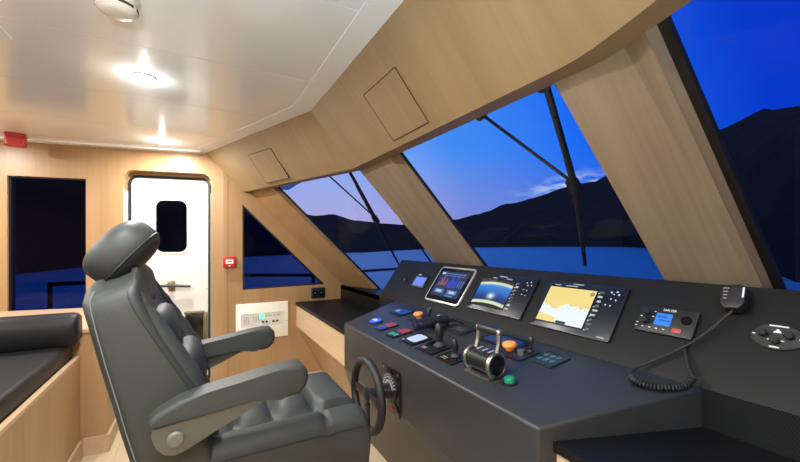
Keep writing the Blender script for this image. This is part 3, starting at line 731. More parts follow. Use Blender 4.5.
# ------------------------------------------------------------------ controls on the desk
def switch_plate(label, u, v, w, h, rot=0., parts=()):
    X_ = dm(u, v, rot, .0003); t_ = thing('switch_plate', label, 'switch plate', X_)
    b_ = B(); rr(b_, w, h, .004, 0, .006, bev=.0015); obj('base', b_, 'blackgloss', X_, t_)
    for nm, x, y_, pw, ph_, mt in parts:
        b_ = B(); rr(b_, pw, ph_, min(pw, ph_)*.2, .006, .0085, 0, x, y_, bev=.0007); obj(nm, b_, mt, X_, t_)
    return t_
X = dm(.957, 2.068, 0, .0003)
t = thing('push_button', 'round button with a blue white light, first at the left end of the desk', 'button', X)
b = B(); rr(b, .11, .075, .03, 0, .005, bev=.0015); obj('base', b, 'black', X, t)
b = B(); b.lathe([(.036, .005), (.036, .009), (.033, .011)], 24); obj('ring', b, 'ledblue', X, t)
b = B(); b.prism([(-.024, -.010), (.0, -.006), (.022, -.014), (.024, .006), (.004, .012), (-.02, .008)], .011, .013); obj('light', b, 'ledwhite', X, t)
switch_plate('narrow switch plate, half blue and half red, on the left of the desk', .951, 1.905, .085, .125, 0, [('blue_half', 0, -.032, .070, .056, 'bluelabel'), ('red_half', 0, .030, .070, .058, 'redlabel')])
switch_plate('narrow switch plate with two green lights beside a red half', .944, 1.738, .088, .130, 0, [('red_half', 0, .032, .072, .060, 'redlabel'), ('green_light', -.018, -.034, .028, .034, 'ledgreen'), ('green_light', .020, -.030, .024, .030, 'ledgreen')])
t = switch_plate('square black switch plate with a bright white light', .953, 1.580, .125, .125, 0, [('white_light', .0, .008, .085, .085, 'ledwhite'), ('small_light', -.045, -.045, .012, .012, 'markdim')])
X = dm(1.160, 2.105, 0, .0003)
t = thing('touch_panel', 'flat blue panel at the back of the desk, below the small display', 'touch panel', X)
b = B(); rr(b, .150, .115, .006, 0, .006, bev=.0015); obj('base', b, 'blackgloss', X, t)
b = B(); rr(b, .130, .080, .004, .006, .0072, 0, 0, .008); b.box((-.045, .0, .0075), (.03, .03, .0006), mi=1); obj('screen', b, ['bluelabel', emit('pale_blue', (.3, .5, .8), .9)], X, t)
def mush(label, u, v, w, h, extra):
    X_ = dm(u, v, 0, .0003); t_ = thing('emergency_stop', label, 'emergency stop', X_)
    b_ = B(); rr(b_, w, h, .006, 0, .006, bev=.0015); obj('base', b_, 'black', X_, t_)
    b_ = B(); b_.lathe([(.017, .006), (.017, .018), (.028, .020), (.030, .028), (.026, .036), (.012, .040)], 24); obj('stop_button', b_, 'orange', X_ @ T(-.03, -.004, 0), t_)['label'] = 'orange mushroom button'
    for (x, y_, kind) in extra:
        b_ = B()
        if kind == 'stick': b_.lathe([(.014, .006), (.012, .014), (.006, .018), (.006, .04), (.011, .044), (.012, .058), (.008, .066)], 16); obj('toggle', b_, 'black', X_ @ T(x, y_, 0) @ R(-.25, 'X'), t_)
        else: b_.lathe([(.016, .006), (.015, .020), (.012, .022)], 18); obj('knob', b_, 'steel', X_ @ T(x, y_, 0), t_)
mush('orange stop button with two black toggles, below the silver monitor', 1.165, 1.860, .15, .12, [(.025, .035, 'stick'), (.055, .005, 'stick'), (.03, -.03, 'knob')])
mush('orange stop button on a dark plate, right of the twin throttle', 1.150, 1.108, .15, .12, [(.030, .0, 'knob'), (.045, .032, 'stick')])
# lying grip handle (tiller)
X = dm(1.075, 1.672, -.06, .0003)
t = thing('tiller_control', 'black tiller control with a thick ribbed grip lying towards the helm', 'tiller', X)
b = B(); rr(b, .13, .17, .008, 0, .007, 0, .02, .105, bev=.002); obj('base', b, 'blackgloss', X, t)
b = B(); b.lathe([(.032, .005), (.032, .012), (.026, .016), (.026, .028)], 22); obj('pivot', b, 'black', X @ T(.015, .09, 0), t)
b = B(); b.tube([(.020, .125, .030), (.014, .06, .036), (.004, .0, .036), (-.008, -.07, .034)], [.022, .027, .025, .024], 16); g_ = obj('grip', b, 'black', X, t)
dd = Vector((-.012, -.07, 0)).normalized()
for k in range(4):
    c = Vector((.003, -.012, .036)) + dd*.017*k
    b = B(); b.cyl(c - dd*.004, c + dd*.004, .029, seg=20); obj('grip_rib', b, mat('ribbed_blue_black', (.012, .016, .05), .3) if k == 0 else bpy.data.materials['ribbed_blue_black'], X, g_)
b = B(); b.box((.014, .075, .0625), (.007, .014, .002), .0008); obj('grip_mark', b, 'mark', X, g_)
def stick(label, u, v, w, h, sx, sy, sc):
    X_ = dm(u, v, 0, .0003); t_ = thing('joystick', label, 'joystick', X_)
    b_ = B(); rr(b_, w, h, .005, 0, .007, bev=.002); obj('base', b_, 'blackgloss', X_, t_)
    Q = X_ @ T(sx, sy, .007)
    b_ = B(); b_.lathe([(.034*sc, 0), (.034*sc, .004), (.026*sc, .010), (.018*sc, .022*sc)], 22); obj('boot', b_, 'rubber', Q, t_)
    b_ = B(); b_.lathe([(.012*sc, .012), (.014*sc, .03*sc), (.022*sc, .05*sc), (.023*sc, .07*sc), (.018*sc, .10*sc), (.010*sc, .112*sc)], 20); obj('grip', b_, 'black', Q @ R(-.06, 'X'), t_)
    b_ = B()
    for k in range(6): b_.box((-w*.30 + .012*(k % 3), -h*.30 + .012*(k // 3), .0073), (.009, .004, .0006))
    obj('legend', b_, mat('tan_marking', (.45, .33, .2), .6), X_, t_)
stick('joystick with a thick tapered grip, middle of the desk', .950, 1.418, .135, .125, .012, .030, .92)
stick('slim joystick with a small knob, left of the twin throttle', .935, 1.258, .115, .095, .006, .016, .66)
X = dm(1.178, 1.512, 0, .0003)
t = thing('keypad', 'flat black keypad at the back of the desk, behind the joysticks', 'keypad', X)
b = B(); rr(b, .13, .105, .005, 0, .008, bev=.002); obj('base', b, 'black', X, t)
b = B(); rr(b, .09, .05, .004, .008, .010, 0, 0, .004, bev=.001); obj('key_pad', b, mat('dull_key', (.03, .03, .032), .5), X, t)
X = dm(1.205, 1.235, 0, .0003)
t = thing('touch_panel', 'flat panel with a painted blue reflection, right behind the twin throttle', 'touch panel', X)
b = B(); rr(b, .22, .11, .005, 0, .007, bev=.002); obj('base', b, 'blackgloss', X, t)
b = B(); rr(b, .19, .08, .004, .007, .0078); obj('screen', b, 'bluereflect', X, t)  # blue reflection on the plate, painted as a faint glow
X = dm(1.178, .966, 0, .0003)
t = thing('keypad', 'square keypad of six pale buttons, in front of the chart plotter', 'keypad', X)
b = B(); rr(b, .105, .115, .005, 0, .007, bev=.002); obj('base', b, mat('slate_plate', (.012, .022, .028), .35), X, t)
for r_ in range(2):
    for c_ in range(3):
        b = B(); rr(b, .020, .024, .004, .007, .0095, bev=.0008, cx=-.028 + .028*c_, cy=-.020 + .040*r_); obj('button', b, mat('pale_teal', (.05, .11, .13), .4) if (r_ + c_) == 0 else bpy.data.materials['pale_teal'], X, t)
X = dm(.944, .938, 0, .0003)
t = thing('push_button', 'domed green push button near the front edge of the desk', 'button', X)
b = B(); b.lathe([(.026, 0), (.026, .004), (.022, .006)], 20); obj('base', b, 'black', X, t)
b = B(); b.lathe([(.020, .004), (.021, .012), (.017, .020), (.008, .024)], 20); obj('cap', b, 'green', X, t)
# twin throttle: barrel body across the ship, arched handle
X = dm(.935, 1.050, 0, .0003)
t = thing('throttle_lever', 'silver ringed throttle control with an arched twin lever', 'throttle', X)
R0 = .043; L0 = .060; cz = .050
b = B(); b.box((-.01, -.002, .004), (.135, .075, .008), .002); obj('base_plate', b, 'steel', X, t)
b = B(); b.lathe([(R0*.97, -L0), (R0*.90, -L0*.6), (R0*.87, 0), (R0*.90, L0*.6), (R0*.97, L0)], 36, X=T(0, 0, cz) @ R(PI/2, 'Y')); obj('barrel', b, 'carbon', X, t)
for sgn in (-1, 1):
    q = T(sgn*L0, 0, cz) @ R(sgn*PI/2, 'Y')
    b = B(); b.lathe([(R0*.98, -.004), (R0*1.06, -.002), (R0*1.06, .007), (R0*.99, .010), (R0*.84, .010), (R0*.82, .006), (.002, .006)], 36, X=q); rg = obj('end_ring', b, 'steel', X, t)
    b = B(); b.lathe([(R0*.80, .006), (R0*.80, .008), (R0*.62, .009), (R0*.60, .007), (.002, .007)], 30, X=q); obj('end_cap', b, 'blackgloss', X, rg)
for k in range(3):
    b = B(); b.box((-.030 + .030*k, .012, cz + R0*.90), (.008, .030, .003), .0008); obj('scale_mark', b, 'silver', X, t)
b = B(); b.box((0, .008, cz + R0*.82), (.085, .045, .008), .002); obj('slot', b, 'black', X, t)
for sgn in (-1, 1):
    b = B(); pts = [(sgn*.055, .010, cz + .025), (sgn*.056, .030, cz + .070), (sgn*.054, .038, cz + .108)]
    b.tube(spline(pts, 6), .0085, 12); b.sq(pts[-1], (.012, .012, .013)); obj('lever_arm', b, 'steel', X, t)
b = B(); b.tube([(-.054, .038, cz + .108), (-.034, .038, cz + .110), (.034, .038, cz + .110), (.054, .038, cz + .108)], [.012, .017, .017, .012], 18); obj('grip_bar', b, 'black', X, t)

# small steering wheel on the front of the console
FX = frame(W(.8092, 1.565, -.694), Wd(0, -1, 0), (0, 0, 1))        # normal points aft, towards the helmsman
t = thing('steering_wheel', 'small black steering wheel on the front face of the console', 'steering wheel', FX)
b = B(); rr(b, .185, .215, .008, 0, .006, bev=.002); mp_ = obj('mounting_plate', b, 'blackgloss', FX, t)
for x, y_ in ((-.075, .09), (.075, .09), (-.075, -.09), (.075, -.09)):
    b = B(); b.lathe([(.006, .006), (.006, .008), (.003, .009)], 10); obj('screw', b, 'steel', FX @ T(x, y_, 0), mp_)
b = B(); b.lathe([(.070, .006), (.070, .012), (.060, .016), (.05, .016)], 32, X=T(.0, .01, 0)); dl = obj('dial', b, 'black', FX, t)
b = B()
for k in range(11):
    a = PI*(.08 + .84*k/10); b.box((.054*math.cos(a), .01 + .054*math.sin(a), .0165), (.005, .005, .001)); b.box((.064*math.cos(a), .01 + .064*math.sin(a), .0145), (.004, .004, .001))
b.prism([(.030*math.cos(PI*k/10), .01 + .030*math.sin(PI*k/10)) for k in range(11)] + [(.042*math.cos(PI*k/10), .01 + .042*math.sin(PI*k/10)) for k in range(10, -1, -1)], .0158, .0166, mi=1)
obj('dial_mark', b, ['mark', 'markdim'], FX, dl)
b = B(); b.box((.02, -.078, .008), (.02, .016, .004), .001); obj('indicator', b, 'red', FX, mp_)
b = B(); b.lathe([(.036, .014), (.030, .05), (.026, .115), (.034, .122), (.034, .136), (.02, .142)], 24); obj('hub', b, 'black', FX, t)
b = B(); n = 40; b.tube([(.155*math.cos(2*PI*k/n), .155*math.sin(2*PI*k/n), .127) for k in range(n)], .0185, 14, closed=True); obj('rim', b, 'rubber', FX, t)
for a in (PI, 0, -PI/2):
    b = B(); b.box((.088, 0, .127), (.13, .042, .014), .005, X=R(a)); obj('spoke', b, 'black', FX, t)

# ------------------------------------------------------------------ helm chair
CHV = 1.50
ch = thing('helm_chair', 'grey leather helm chair with armrests and headrest, facing the console', 'chair', W(.2, CHV, -FL))
b = B(); b.lathe([(.30, 0), (.30, .012), (.27, .03), (.08, .06), (.075, .10)], 40, X=Matrix.Translation(W(.25, CHV, -FL))); obj('base_plate', b, 'steel', None, ch)
b = B(); b.cyl(W(.25, CHV, -FL+.08), W(.25, CHV, -.87), .07, .06, 28); obj('column', b, 'steel', None, ch)
b = B(); b.box((0, 0, 0), (.44, .42, .07), .02, X=Matrix.Translation(W(.27, CHV, -.855))); obj('seat_frame', b, 'black', None, ch)

def smoothstep(a, c, x):
    t_ = max(0, min(1, (x-a)/(c-a))); return t_*t_*(3-2*t_)
# seat cushion as a padded height field
u0, u1, hv = -.02, .556, .255
na_, nb_ = 64, 48
cuts = [-.02, .105, .235, .375, .556]
def seat_top(u, bb):
    z = -.612
    inner = .155
    if abs(bb) < inner and u < .40:                   # tufted middle
        for c0, c1 in zip(cuts, cuts[1:]):
            if c0 <= u <= c1:
                s_ = (u-c0)/(c1-c0); f_ = 1-abs(2*s_-1)**2.6
                w2 = 1-abs(bb/inner)**5; z += -.014 + .052*(f_*w2)**.7
    else:
        if u >= .375 and abs(bb) < inner: s_ = (u-.375)/(.556-.375); z += -.008 + .034*(max(0, 1-abs(2*s_-.9)**2.2))**.7
        else:
            s_ = (abs(bb)-inner)/(hv-inner); z += -.014 + .022*max(0, 1-abs(2*s_-1)**2.4)**.7
            z -= .012*math.exp(-((u-.395)/.008)**2)
    r_ = .055
    for dist in (hv-abs(bb), u1-u, u-u0):
        if dist < r_: z -= (r_ - math.sqrt(max(0, r_*r_-(r_-dist)**2)))*.9
    return z + .045*(u-.25)*.25
bm = bmesh.new(); gr = []
def ease(t_): return t_ + .06*math.sin(2*PI*t_)*-1
for i in range(na_+1):
    row = []
    for j in range(nb_+1):
        ti, tj = ease(i/na_), ease(j/nb_)
        u = u0+(u1-u0)*ti; bb = -hv+2*hv*tj
        row.append(bm.verts.new(W(u, CHV+bb, seat_top(u, bb))))
    gr.append(row)
for i in range(na_):
    for j in range(nb_): bm.faces.new((gr[i][j], gr[i+1][j], gr[i+1][j+1], gr[i][j+1]))
edge = [gr[i][0] for i in range(na_+1)] + [gr[na_][j] for j in range(1, nb_+1)] + [gr[i][nb_] for i in range(na_-1, -1, -1)] + [gr[0][j] for j in range(nb_-1, 0, -1)]
lo = []; prev = edge
cx_ = W(.27, CHV, 0)
for z_, k_ in ((-.72, 1.005), (-.80, .985), (-.83, .95)):
    cur = [bm.verts.new(((v.co.x-cx_.x)*k_+cx_.x, (v.co.y-cx_.y)*k_+cx_.y, FL+z_)) for v in edge]
    for i in range(len(edge)): bm.faces.new((prev[i], prev[(i+1) % len(edge)], cur[(i+1) % len(edge)], cur[i]))
    prev = cur
bm.faces.new(prev); bmesh.ops.recalc_face_normals(bm, faces=bm.faces)
sc1 = obj('seat_cushion', bm, 'leather', None, ch, smooth=60)
b = B(); pts = [W(u, CHV-hv-.001, seat_top(u, -hv+.002)-.002) for u in [u0+.03+(u1-u0-.06)*k/16 for k in range(17)]]; b.tube(pts, .003, 6); obj('seat_piping', b, 'leather_dark', None, sc1)

# backrest shell: rounded cross-sections stacked up the reclined back
lev = [(-.80, -.11, .03, .235), (-.66, -.158, .060, .255), (-.52, -.192, .026, .262), (-.43, -.212, .012, .264), (-.33, -.236, -.046, .264), (-.24, -.256, -.096, .262), (-.185, -.267, -.126, .260), (-.150, -.272, -.140, .256), (-.128, -.268, -.145, .246), (-.116, -.256, -.152, .226), (-.112, -.238, -.165, .19)]
def bring(z, ur, uf, w, arch):
    out = []
    cu_, du_ = (ur+uf)/2, (uf-ur)/2
    for k in range(48):
        a = 2*PI*k/48; c, s_ = math.cos(a), math.sin(a); ex = .25
        x = math.copysign(abs(c)**ex, c); y_ = math.copysign(abs(s_)**ex, s_)
        bb = y_*w; uu = cu_ + du_*x
        if x > 0: uu -= .020*x*(1-(bb/w)**2)
        else: uu += -.015*abs(x)*(1-(bb/w)**2)
        out.append(W(uu, CHV+bb, z + arch*(1-(bb/w)**2) + .42*(uu+.18)*smoothstep(-.24, -.10, z)))
    return out
b = B(); rings = [bring(z, ur, uf, w, .055*smoothstep(-.3, -.11, z)) for z, ur, uf, w in lev]
b.loft(rings); br = obj('backrest', b, 'leather', None, ch, smooth=70)
# stitched seams running down the side panels, and the welt behind them
def fr(z):
    for (za, ra, fa, wa), (zc, rc_, fc, wc) in zip(lev, lev[1:]):
        if za <= z <= zc:
            t_ = (z-za)/(zc-za); return ra+(rc_-ra)*t_, fa+(fc-fa)*t_, wa+(wc-wa)*t_
    return lev[-1][1:]
for sgn in (-1, 1):
    b = B(); pts = []
    for k in range(24):
        z = -.60 + .475*k/23; r_, f_, w_ = fr(z); pts.append(W(r_+.022, CHV+sgn*(w_+.0005), z))
    b.tube(pts, .0014, 6); obj('seam', b, 'stitch', None, br)
    b = B(); pts = []
    for k in range(24):
        z = -.60 + .470*k/23; r_, f_, w_ = fr(z); pts.append(W(f_-.026, CHV+sgn*(w_+.0005), z))
    b.tube(pts, .0018, 6); obj('seam', b, 'leather_dark', None, br)
    # front bolster
    b = B(); pts = []; rad = []
    for k in range(22):
        z = -.585 + .44*k/21; r_, f_, w_ = fr(z); pts.append(W(f_ - .026, CHV+sgn*(w_-.052), z + .01)); rad.append(.036*(math.sin(PI*(.06+.88*k/21))**.35)*(1+.05*math.sin(k*2.3)))
    b.tube(pts, rad, 16); obj('side_bolster', b, 'leather', None, br, smooth=80)
# tufted middle of the back
for k, (za, zc, bulge) in enumerate(((-.60, -.48, .062), (-.48, -.35, .066), (-.35, -.22, .060), (-.22, -.10, .040))):
    zm = (za+zc)/2; r_, f_, w_ = fr(zm); tl = math.atan2(.10, .30)
    X = Matrix.Translation(W(f_-.048, CHV, zm)) @ R(-.33 if k < 3 else -.5, 'X').inverted()
    b = B(); b.sq((0, 0, 0), (.165, bulge, (zc-za)/2*1.06), .55, .55, 32, 18, X=X); obj('back_pad', b, 'leather_dark', None, br, smooth=80)

# headrest
hX = Matrix.Translation(W(-.213, CHV-.005, -.026)) @ R(math.radians(50), 'X')
b = B(); b.sq((0, 0, 0), (.130, .112, .070), .72, .82, 44, 24, X=hX); hr = obj('headrest', b, 'leather', None, ch, smooth=80)
b = B(); n = 48; pts = []
for k in range(n):
    a = 2*PI*k/n; c, s_ = math.cos(a), math.sin(a)
    x = .130*math.copysign(abs(c)**.82, c); y_ = .112*math.copysign(abs(s_)**.82, s_)
    pts.append(hX @ Vector((x*.955, y_*.955, -.031)))
b.tube(pts, .0035, 6, closed=True); obj('headrest_welt', b, 'leather_dark', None, hr)
for sgn in (-.06, .06):
    b = B(); b.cyl(W(-.205, CHV+sgn, -.16), W(-.205, CHV+sgn, -.06), .012, seg=12); obj('headrest_post', b, 'black', None, hr)

# armrests
pad = [(-.117, -.490), (-.117, -.474), (-.100, -.456), (-.043, -.428), (.03, -.416), (.107, -.405), (.20, -.389), (.262, -.380), (.292, -.383), (.307, -.400), (.310, -.425), (.303, -.452), (.280, -.472), (.252, -.477), (.225, -.464), (.145, -.464), (.065, -.474), (-.02, -.483), (-.103, -.498)]
pl = [(-.108, -.490), (-.110, -.515), (-.098, -.550), (-.080, -.570), (-.055, -.577), (-.02, -.567), (.05, -.530), (.14, -.490), (.222, -.458), (.20, -.445), (.05, -.460), (-.06, -.478)]
for sgn in (-1, 1):
    vo = CHV + sgn*.33; vi = CHV + sgn*.250
    lo_, hi_ = min(vo, vi), max(vo, vi)
    X = frame(W(0, lo_, 0), Wd(1, 0, 0), (0, 0, 1)); X = Matrix(((0, 0, -1, -lo_), (1, 0, 0, 0), (0, 1, 0, FL), (0, 0, 0, 1)))
    b = B(); b.prism(pad, 0, hi_-lo_, bev=.014, seg=4, X=X)
    ar = obj('armrest', b, 'leather', None, ch, smooth=50)
    pz0 = .012 if sgn < 0 else .006; th = .05
    z_a, z_b = ((hi_-lo_)-.006-th, (hi_-lo_)-.006) if sgn > 0 else (.006, .006+th)
    b = B(); b.prism(pl, z_a, z_b, bev=.004, seg=2, X=X); obj('arm_plate', b, 'armplate', None, ar)
    vcap = lo_ + (z_a if sgn < 0 else z_b)
    b = B(); b.lathe([(.021, -.002), (.021, .006), (.017, .010), (.003, .011)], 24, X=frame(W(-.053, vcap, -.530), Wd(1, 0, 0), (0, 0, 1)) if sgn < 0 else frame(W(-.053, vcap, -.530), Wd(-1, 0, 0), (0, 0, 1)))
    obj('hinge_cap', b, mat('light_taupe', (.12, .113, .098), .45) if sgn < 0 else bpy.data.materials['light_taupe'], None, ar)
    b = B(); b.box((0, 0, 0), (.05, .05, .07), .012, X=Matrix.Translation(W(-.05, CHV+sgn*.262, -.545))); obj('arm_bracket', b, 'black', None, ar)
    # seam of the pad
    b = B(); sv = vo + sgn*.0002
    b.tube([W(p[0], sv - sgn*.002, p[1]) for p in [(-.108, -.487), (-.02, -.470), (.065, -.458), (.145, -.447), (.225, -.440), (.285, -.436)]], .0022, 6); obj('arm_seam', b, 'leather_dark', None, ar)

# ------------------------------------------------------------------ settee
se = thing('settee', 'black cushioned settee with a wooden base in the left foreground', 'settee', W(-1.3, 2.3, -FL))
b = slab([(-.675, 3.02), (-.675, .9), (-2.2, .9), (-2.2, 3.02)], -FL, -.725); objw('base', b, 'wood', frame(W(-.66, 2, -.9), Wd(0, 1, 0), (0, 0, 1)), se)
b = slab([(-.655, 3.025), (-.655, .9), (-.675, .9), (-.675, 3.025)], -1.24, -.725); objw('front_panel', b, 'wood', frame(W(-.66, 2, -.9), Wd(0, 1, 0), (0, 0, 1)), se)
b = slab([(-.6545, 3.025), (-.6545, .9), (-.68, .9), (-.68, 3.025)], -.725, -.706); objw('top_rail', b, 'rail', frame(W(-.66, 2, -.7), Wd(0, 1, 0), Wd(-1, 0, 0)), se)
b = slab([(-.640, 3.02), (-.640, .9), (-.655, .9), (-.655, 3.02)], -FL, -1.24); objw('plinth', b, 'rail', frame(W(-.64, 2, -1.3), Wd(0, 1, 0), (0, 0, 1)), se)
b = B(); b.poly([W(*p) for p in [(-.685, 3.01, -.722), (-.685, .9, -.722), (-2.2, .9, -.722), (-2.2, 3.01, -.722), (-.685, 3.01, -.612), (-.685, .9, -.612), (-2.2, .9, -.612), (-2.2, 3.01, -.612)]],
                [(0, 3, 2, 1), (4, 5, 6, 7), (0, 1, 5, 4), (1, 2, 6, 5), (2, 3, 7, 6), (3, 0, 4, 7)], bev=.025, seg=4); obj('seat_cushion', b, 'black_leather', None, se, smooth=50)
b = B(); prf = [(2.885, -.610), (2.868, -.58), (2.866, -.49), (2.880, -.447), (2.92, -.425), (2.98, -.422), (3.015, -.44), (3.022, -.50), (3.022, -.60)]
us = [(-.640, .80), (-.650, .92), (-.675, 1.0), (-1.4, 1.0), (-2.2, 1.0)]
rings = []
for u, k_ in us: rings.append([W(u, 2.945+(v-2.945)*k_, -.515+(z+.515)*k_) for v, z in prf])
b.loft(rings); obj('backrest_cushion', b, 'black_leather', None, se, smooth=60)

# ------------------------------------------------------------------ small things on the walls and ceiling
# call point
X = F_fw @ T(.262-.21, FL-.172, .0005)
t = thing('fire_call_point', 'small red fire alarm call point on the wall between door and triangular window', 'call point', X)
b = B(); b.box((0, 0, .016), (.112, .105, .032), .007, seg=3); obj('housing', b, 'red', X, t)
b = B(); rr(b, .066, .040, .004, .032, .0335, 0, 0, .005); b.box((0, .006, .0337), (.036, .008, .0006), mi=1); obj('break_glass', b, ['plastic_white', 'dark'], X, t)
b = B(); b.box((0, -.035, .0325), (.02, .006, .001)); obj('marking', b, 'plastic_white', X, t)
# electrical panel
X = F_fw @ T((.32+.805)/2-.21, FL-.757, .0005)
t = thing('distribution_board', 'white wall switch panel with a green light, below the triangular window', 'switchboard', X)
pw, ph2 = .487, .352
b = B(); rr(b, pw, ph2, .006, 0, .016, bev=.004); obj('frame', b, 'plastic_white', X, t)
b = B(); rr(b, .405, .125, .004, .016, .0168, 0, 0, .012); rr(b, .405, .008, .002, .016, .020, 0, 0, .078); obj('instrument_strip', b, ['grey_plastic'], X, t)
b = B()
for k in range(3): b.box((-.17 + .018*k, .012, .017), (.010, .075, .0008))
for k in range(4): b.box((-.085 + .022*k, .025, .017), (.014, .05, .0008), mi=0)
for k in range(5): b.box((-.01 + .04*k, .045, .017), (.026, .018, .0008), mi=0)
obj('label_strip', b, mat('pale_label', (.42, .42, .40), .5), X, t)
for x in (.0, .035, .10, .135):
    b = B(); b.lathe([(.011, .0168), (.010, .024)], 14, X=T(x, -.012, 0)); obj('button', b, 'black', X, t)
b = B(); rr(b, .04, .05, .008, .0168, .021, 0, -.008, .045, bev=.001); obj('indicator_light', b, emit('panel_green', (.12, 1., .45), 2.2), X, t)
for x, y_ in ((-.225, -.02), (.225, -.02)):
    b = B(); b.lathe([(.005, .016), (.004, .018)], 10, X=T(x, y_, 0)); obj('screw', b, 'steel', X, t)
# black socket
X = F_fw @ T(1.12-.21, FL-.519, .0005)
t = thing('wall_socket', 'black double wall socket above the side counter', 'socket', X)
b = B(); rr(b, .150, .112, .008, 0, .010, bev=.003); obj('cover_plate', b, 'black', X, t)
for x in (-.034, .034):
    b = B(); b.lathe([(.027, .010), (.027, .0115), (.022, .0115), (.020, .006), (.001, .006)], 22, X=T(x, 0, 0)); obj('socket_insert', b, 'blackgloss', X, t)
    b = B(); b.box((x, .002, .0118), (.014, .008, .001)); obj('marking', b, 'markdim', X, t)
# red sounder on the ceiling
X = Matrix.Translation(W(-1.235, 3.93, .85)) @ R(.18)
t = thing('alarm_sounder', 'red alarm sounder on the ceiling edge above the dark side window', 'alarm', X)
b = B(); b.box((0, 0, -.014), (.10, .12, .028), .01); obj('base', b, 'red', X, t)
b = B(); b.prism(rrect(-.048, -.058, .048, .058, .020, 6), -.095, -.026, bev=.010, seg=3); obj('dome', b, 'red', X, t)
# smoke detector
X = Matrix.Translation(W(-.245, 1.587, .85))
t = thing('smoke_detector', 'white round smoke detector on the ceiling, above the chair', 'smoke detector', X)
b = B(); b.lathe([(.066, 0), (.066, -.008), (.056, -.014), (.054, -.026)], 40); obj('base', b, 'plastic_white', X, t)
b = B(); b.lathe([(.052, -.024), (.060, -.030), (.060, -.042), (.050, -.054), (.030, -.060), (.002, -.061)], 40); obj('cap', b, 'plastic_white', X, t)
for a0, a1 in ((.2, 1.0), (1.3, 2.1), (2.4, 3.2), (3.5, 3.7), (3.9, 4.7), (5.0, 5.8)):
    b = B(); n = 10; ri, ro = .0600, .0612
    b.loft([[(ro*math.cos(a0+(a1-a0)*k/n), ro*math.sin(a0+(a1-a0)*k/n), z) for z in (-.032, -.041)] + [(ri*.98*math.cos(a0+(a1-a0)*k/n), ri*.98*math.sin(a0+(a1-a0)*k/n), z) for z in (-.041, -.032)] for k in range(n+1)]); obj('vent_slot', b, 'dark', X, t)
# ceiling vent
X = Matrix.Translation(W(-.834, 1.95, .85))
t = thing('ceiling_vent', 'square white ceiling vent at the left edge of the picture', 'vent', X)
b = B(); b.prism(rect(-.16, -.16, .16, .16), -.006, 0, bev=.002); fr_ = obj('frame', b, 'trimwhite', X, t)
b = B(); b.prism(rect(-.135, -.135, .135, .135), -.008, -.005); obj('grille', b, mat('vent_grey', (.55, .60, .56), .4), X, t)
# downlights: two in view, the other six added out of view for brightness
def lamp_light(r, power, glow):
    for kind, en, z_ in (('AREA', power, -.0265), ('POINT', glow, -.034)):
        l = bpy.data.lights.new('downlight_lamp', kind); l.energy = en; l.color = (1., .975, .93)
        if kind == 'AREA': l.shape = 'DISK'; l.size = .05
        else: l.shadow_soft_size = .012
        o = bpy.data.objects.new('downlight_lamp', l); COL.objects.link(o); o.parent = r; o.matrix_basis = T(0, 0, z_)
LP = [(-.24, 2.275, 'round ceiling downlight glowing above the headrest of the chair'), (-.26, 3.62, 'round ceiling downlight just in front of the white door'),
      (-.24, .93, 'unseen ceiling downlight added over the camera'), (-.24, -.42, 'unseen ceiling downlight added nearest the starboard wall'),
      (-1.75, 2.275, 'unseen ceiling downlight added over the settee'), (-1.75, 3.62, 'unseen ceiling downlight added aft by the port wall'), (-1.75, .93, 'unseen ceiling downlight added aft of the camera'), (-1.75, -.42, 'unseen ceiling downlight added aft by the starboard wall')]
PW = 27.; GLOW = 2.5
proto = None; lamps = []
for i, (u, v, lab) in enumerate(LP):
    X = Matrix.Translation(W(u, v, .85))
    if proto is None:
        proto = thing('ceiling_downlight', lab, 'downlight', X, 'ceiling downlights')
        b = B(); b.lathe([(.052, 0), (.052, -.004), (.047, -.007), (.042, -.007), (.040, -.002)], 32); obj('trim_ring', b, 'trimwhite', X, proto)
        b = B(); b.lathe([(.041, -.001), (.040, -.008), (.030, -.018), (.016, -.024), (.002, -.026)], 28); obj('lens', b, 'lamp', X, proto)
        r = proto
    else: r = copy_thing(proto, X, lab)
    lamps.append(r)
for r in lamps:
    lamp_light(r, PW, GLOW)

# invented uplight behind the photographer, added to brighten and cool the ceiling
X = frame(W(-.35, mir(VW) - SL*.56 + .004, -.10), Wd(1, 0, 0), (0, 0, 1)); X = X if X.col[2].x < 0 else frame(W(-.35, mir(VW) - SL*.56 + .004, -.10), Wd(-1, 0, 0), (0, 0, 1))
t = thing('added_uplight', 'unseen cool uplight added on the starboard wall to brighten the ceiling', 'lamp', X)
b = B(); b.lathe([(.05, 0), (.05, .012), (.045, .016)], 28); obj('back_plate', b, 'steel', X, t)
b = B(); b.cyl((0, 0, .014), (0, 0, .07), .012); obj('arm', b, 'steel', X, t)
b = B(); b.lathe([(.06, -.04), (.085, .04), (.09, .09), (.085, .09), (.055, -.035)], 32, X=T(0, 0, .12) @ R(-PI/2, 'X')); obj('shade', b, 'plastic_white', X, t)
l = bpy.data.lights.new('added_uplight_bulb', 'SPOT'); l.energy = 330.; l.color = (.64, .87, 1.); l.shadow_soft_size = .035; l.spot_size = math.radians(172); l.spot_blend = .5
o = bpy.data.objects.new('added_uplight_bulb', l); COL.objects.link(o); o.parent = t; o.matrix_basis = T(0, .088, .12) @ R(PI/2, 'X')

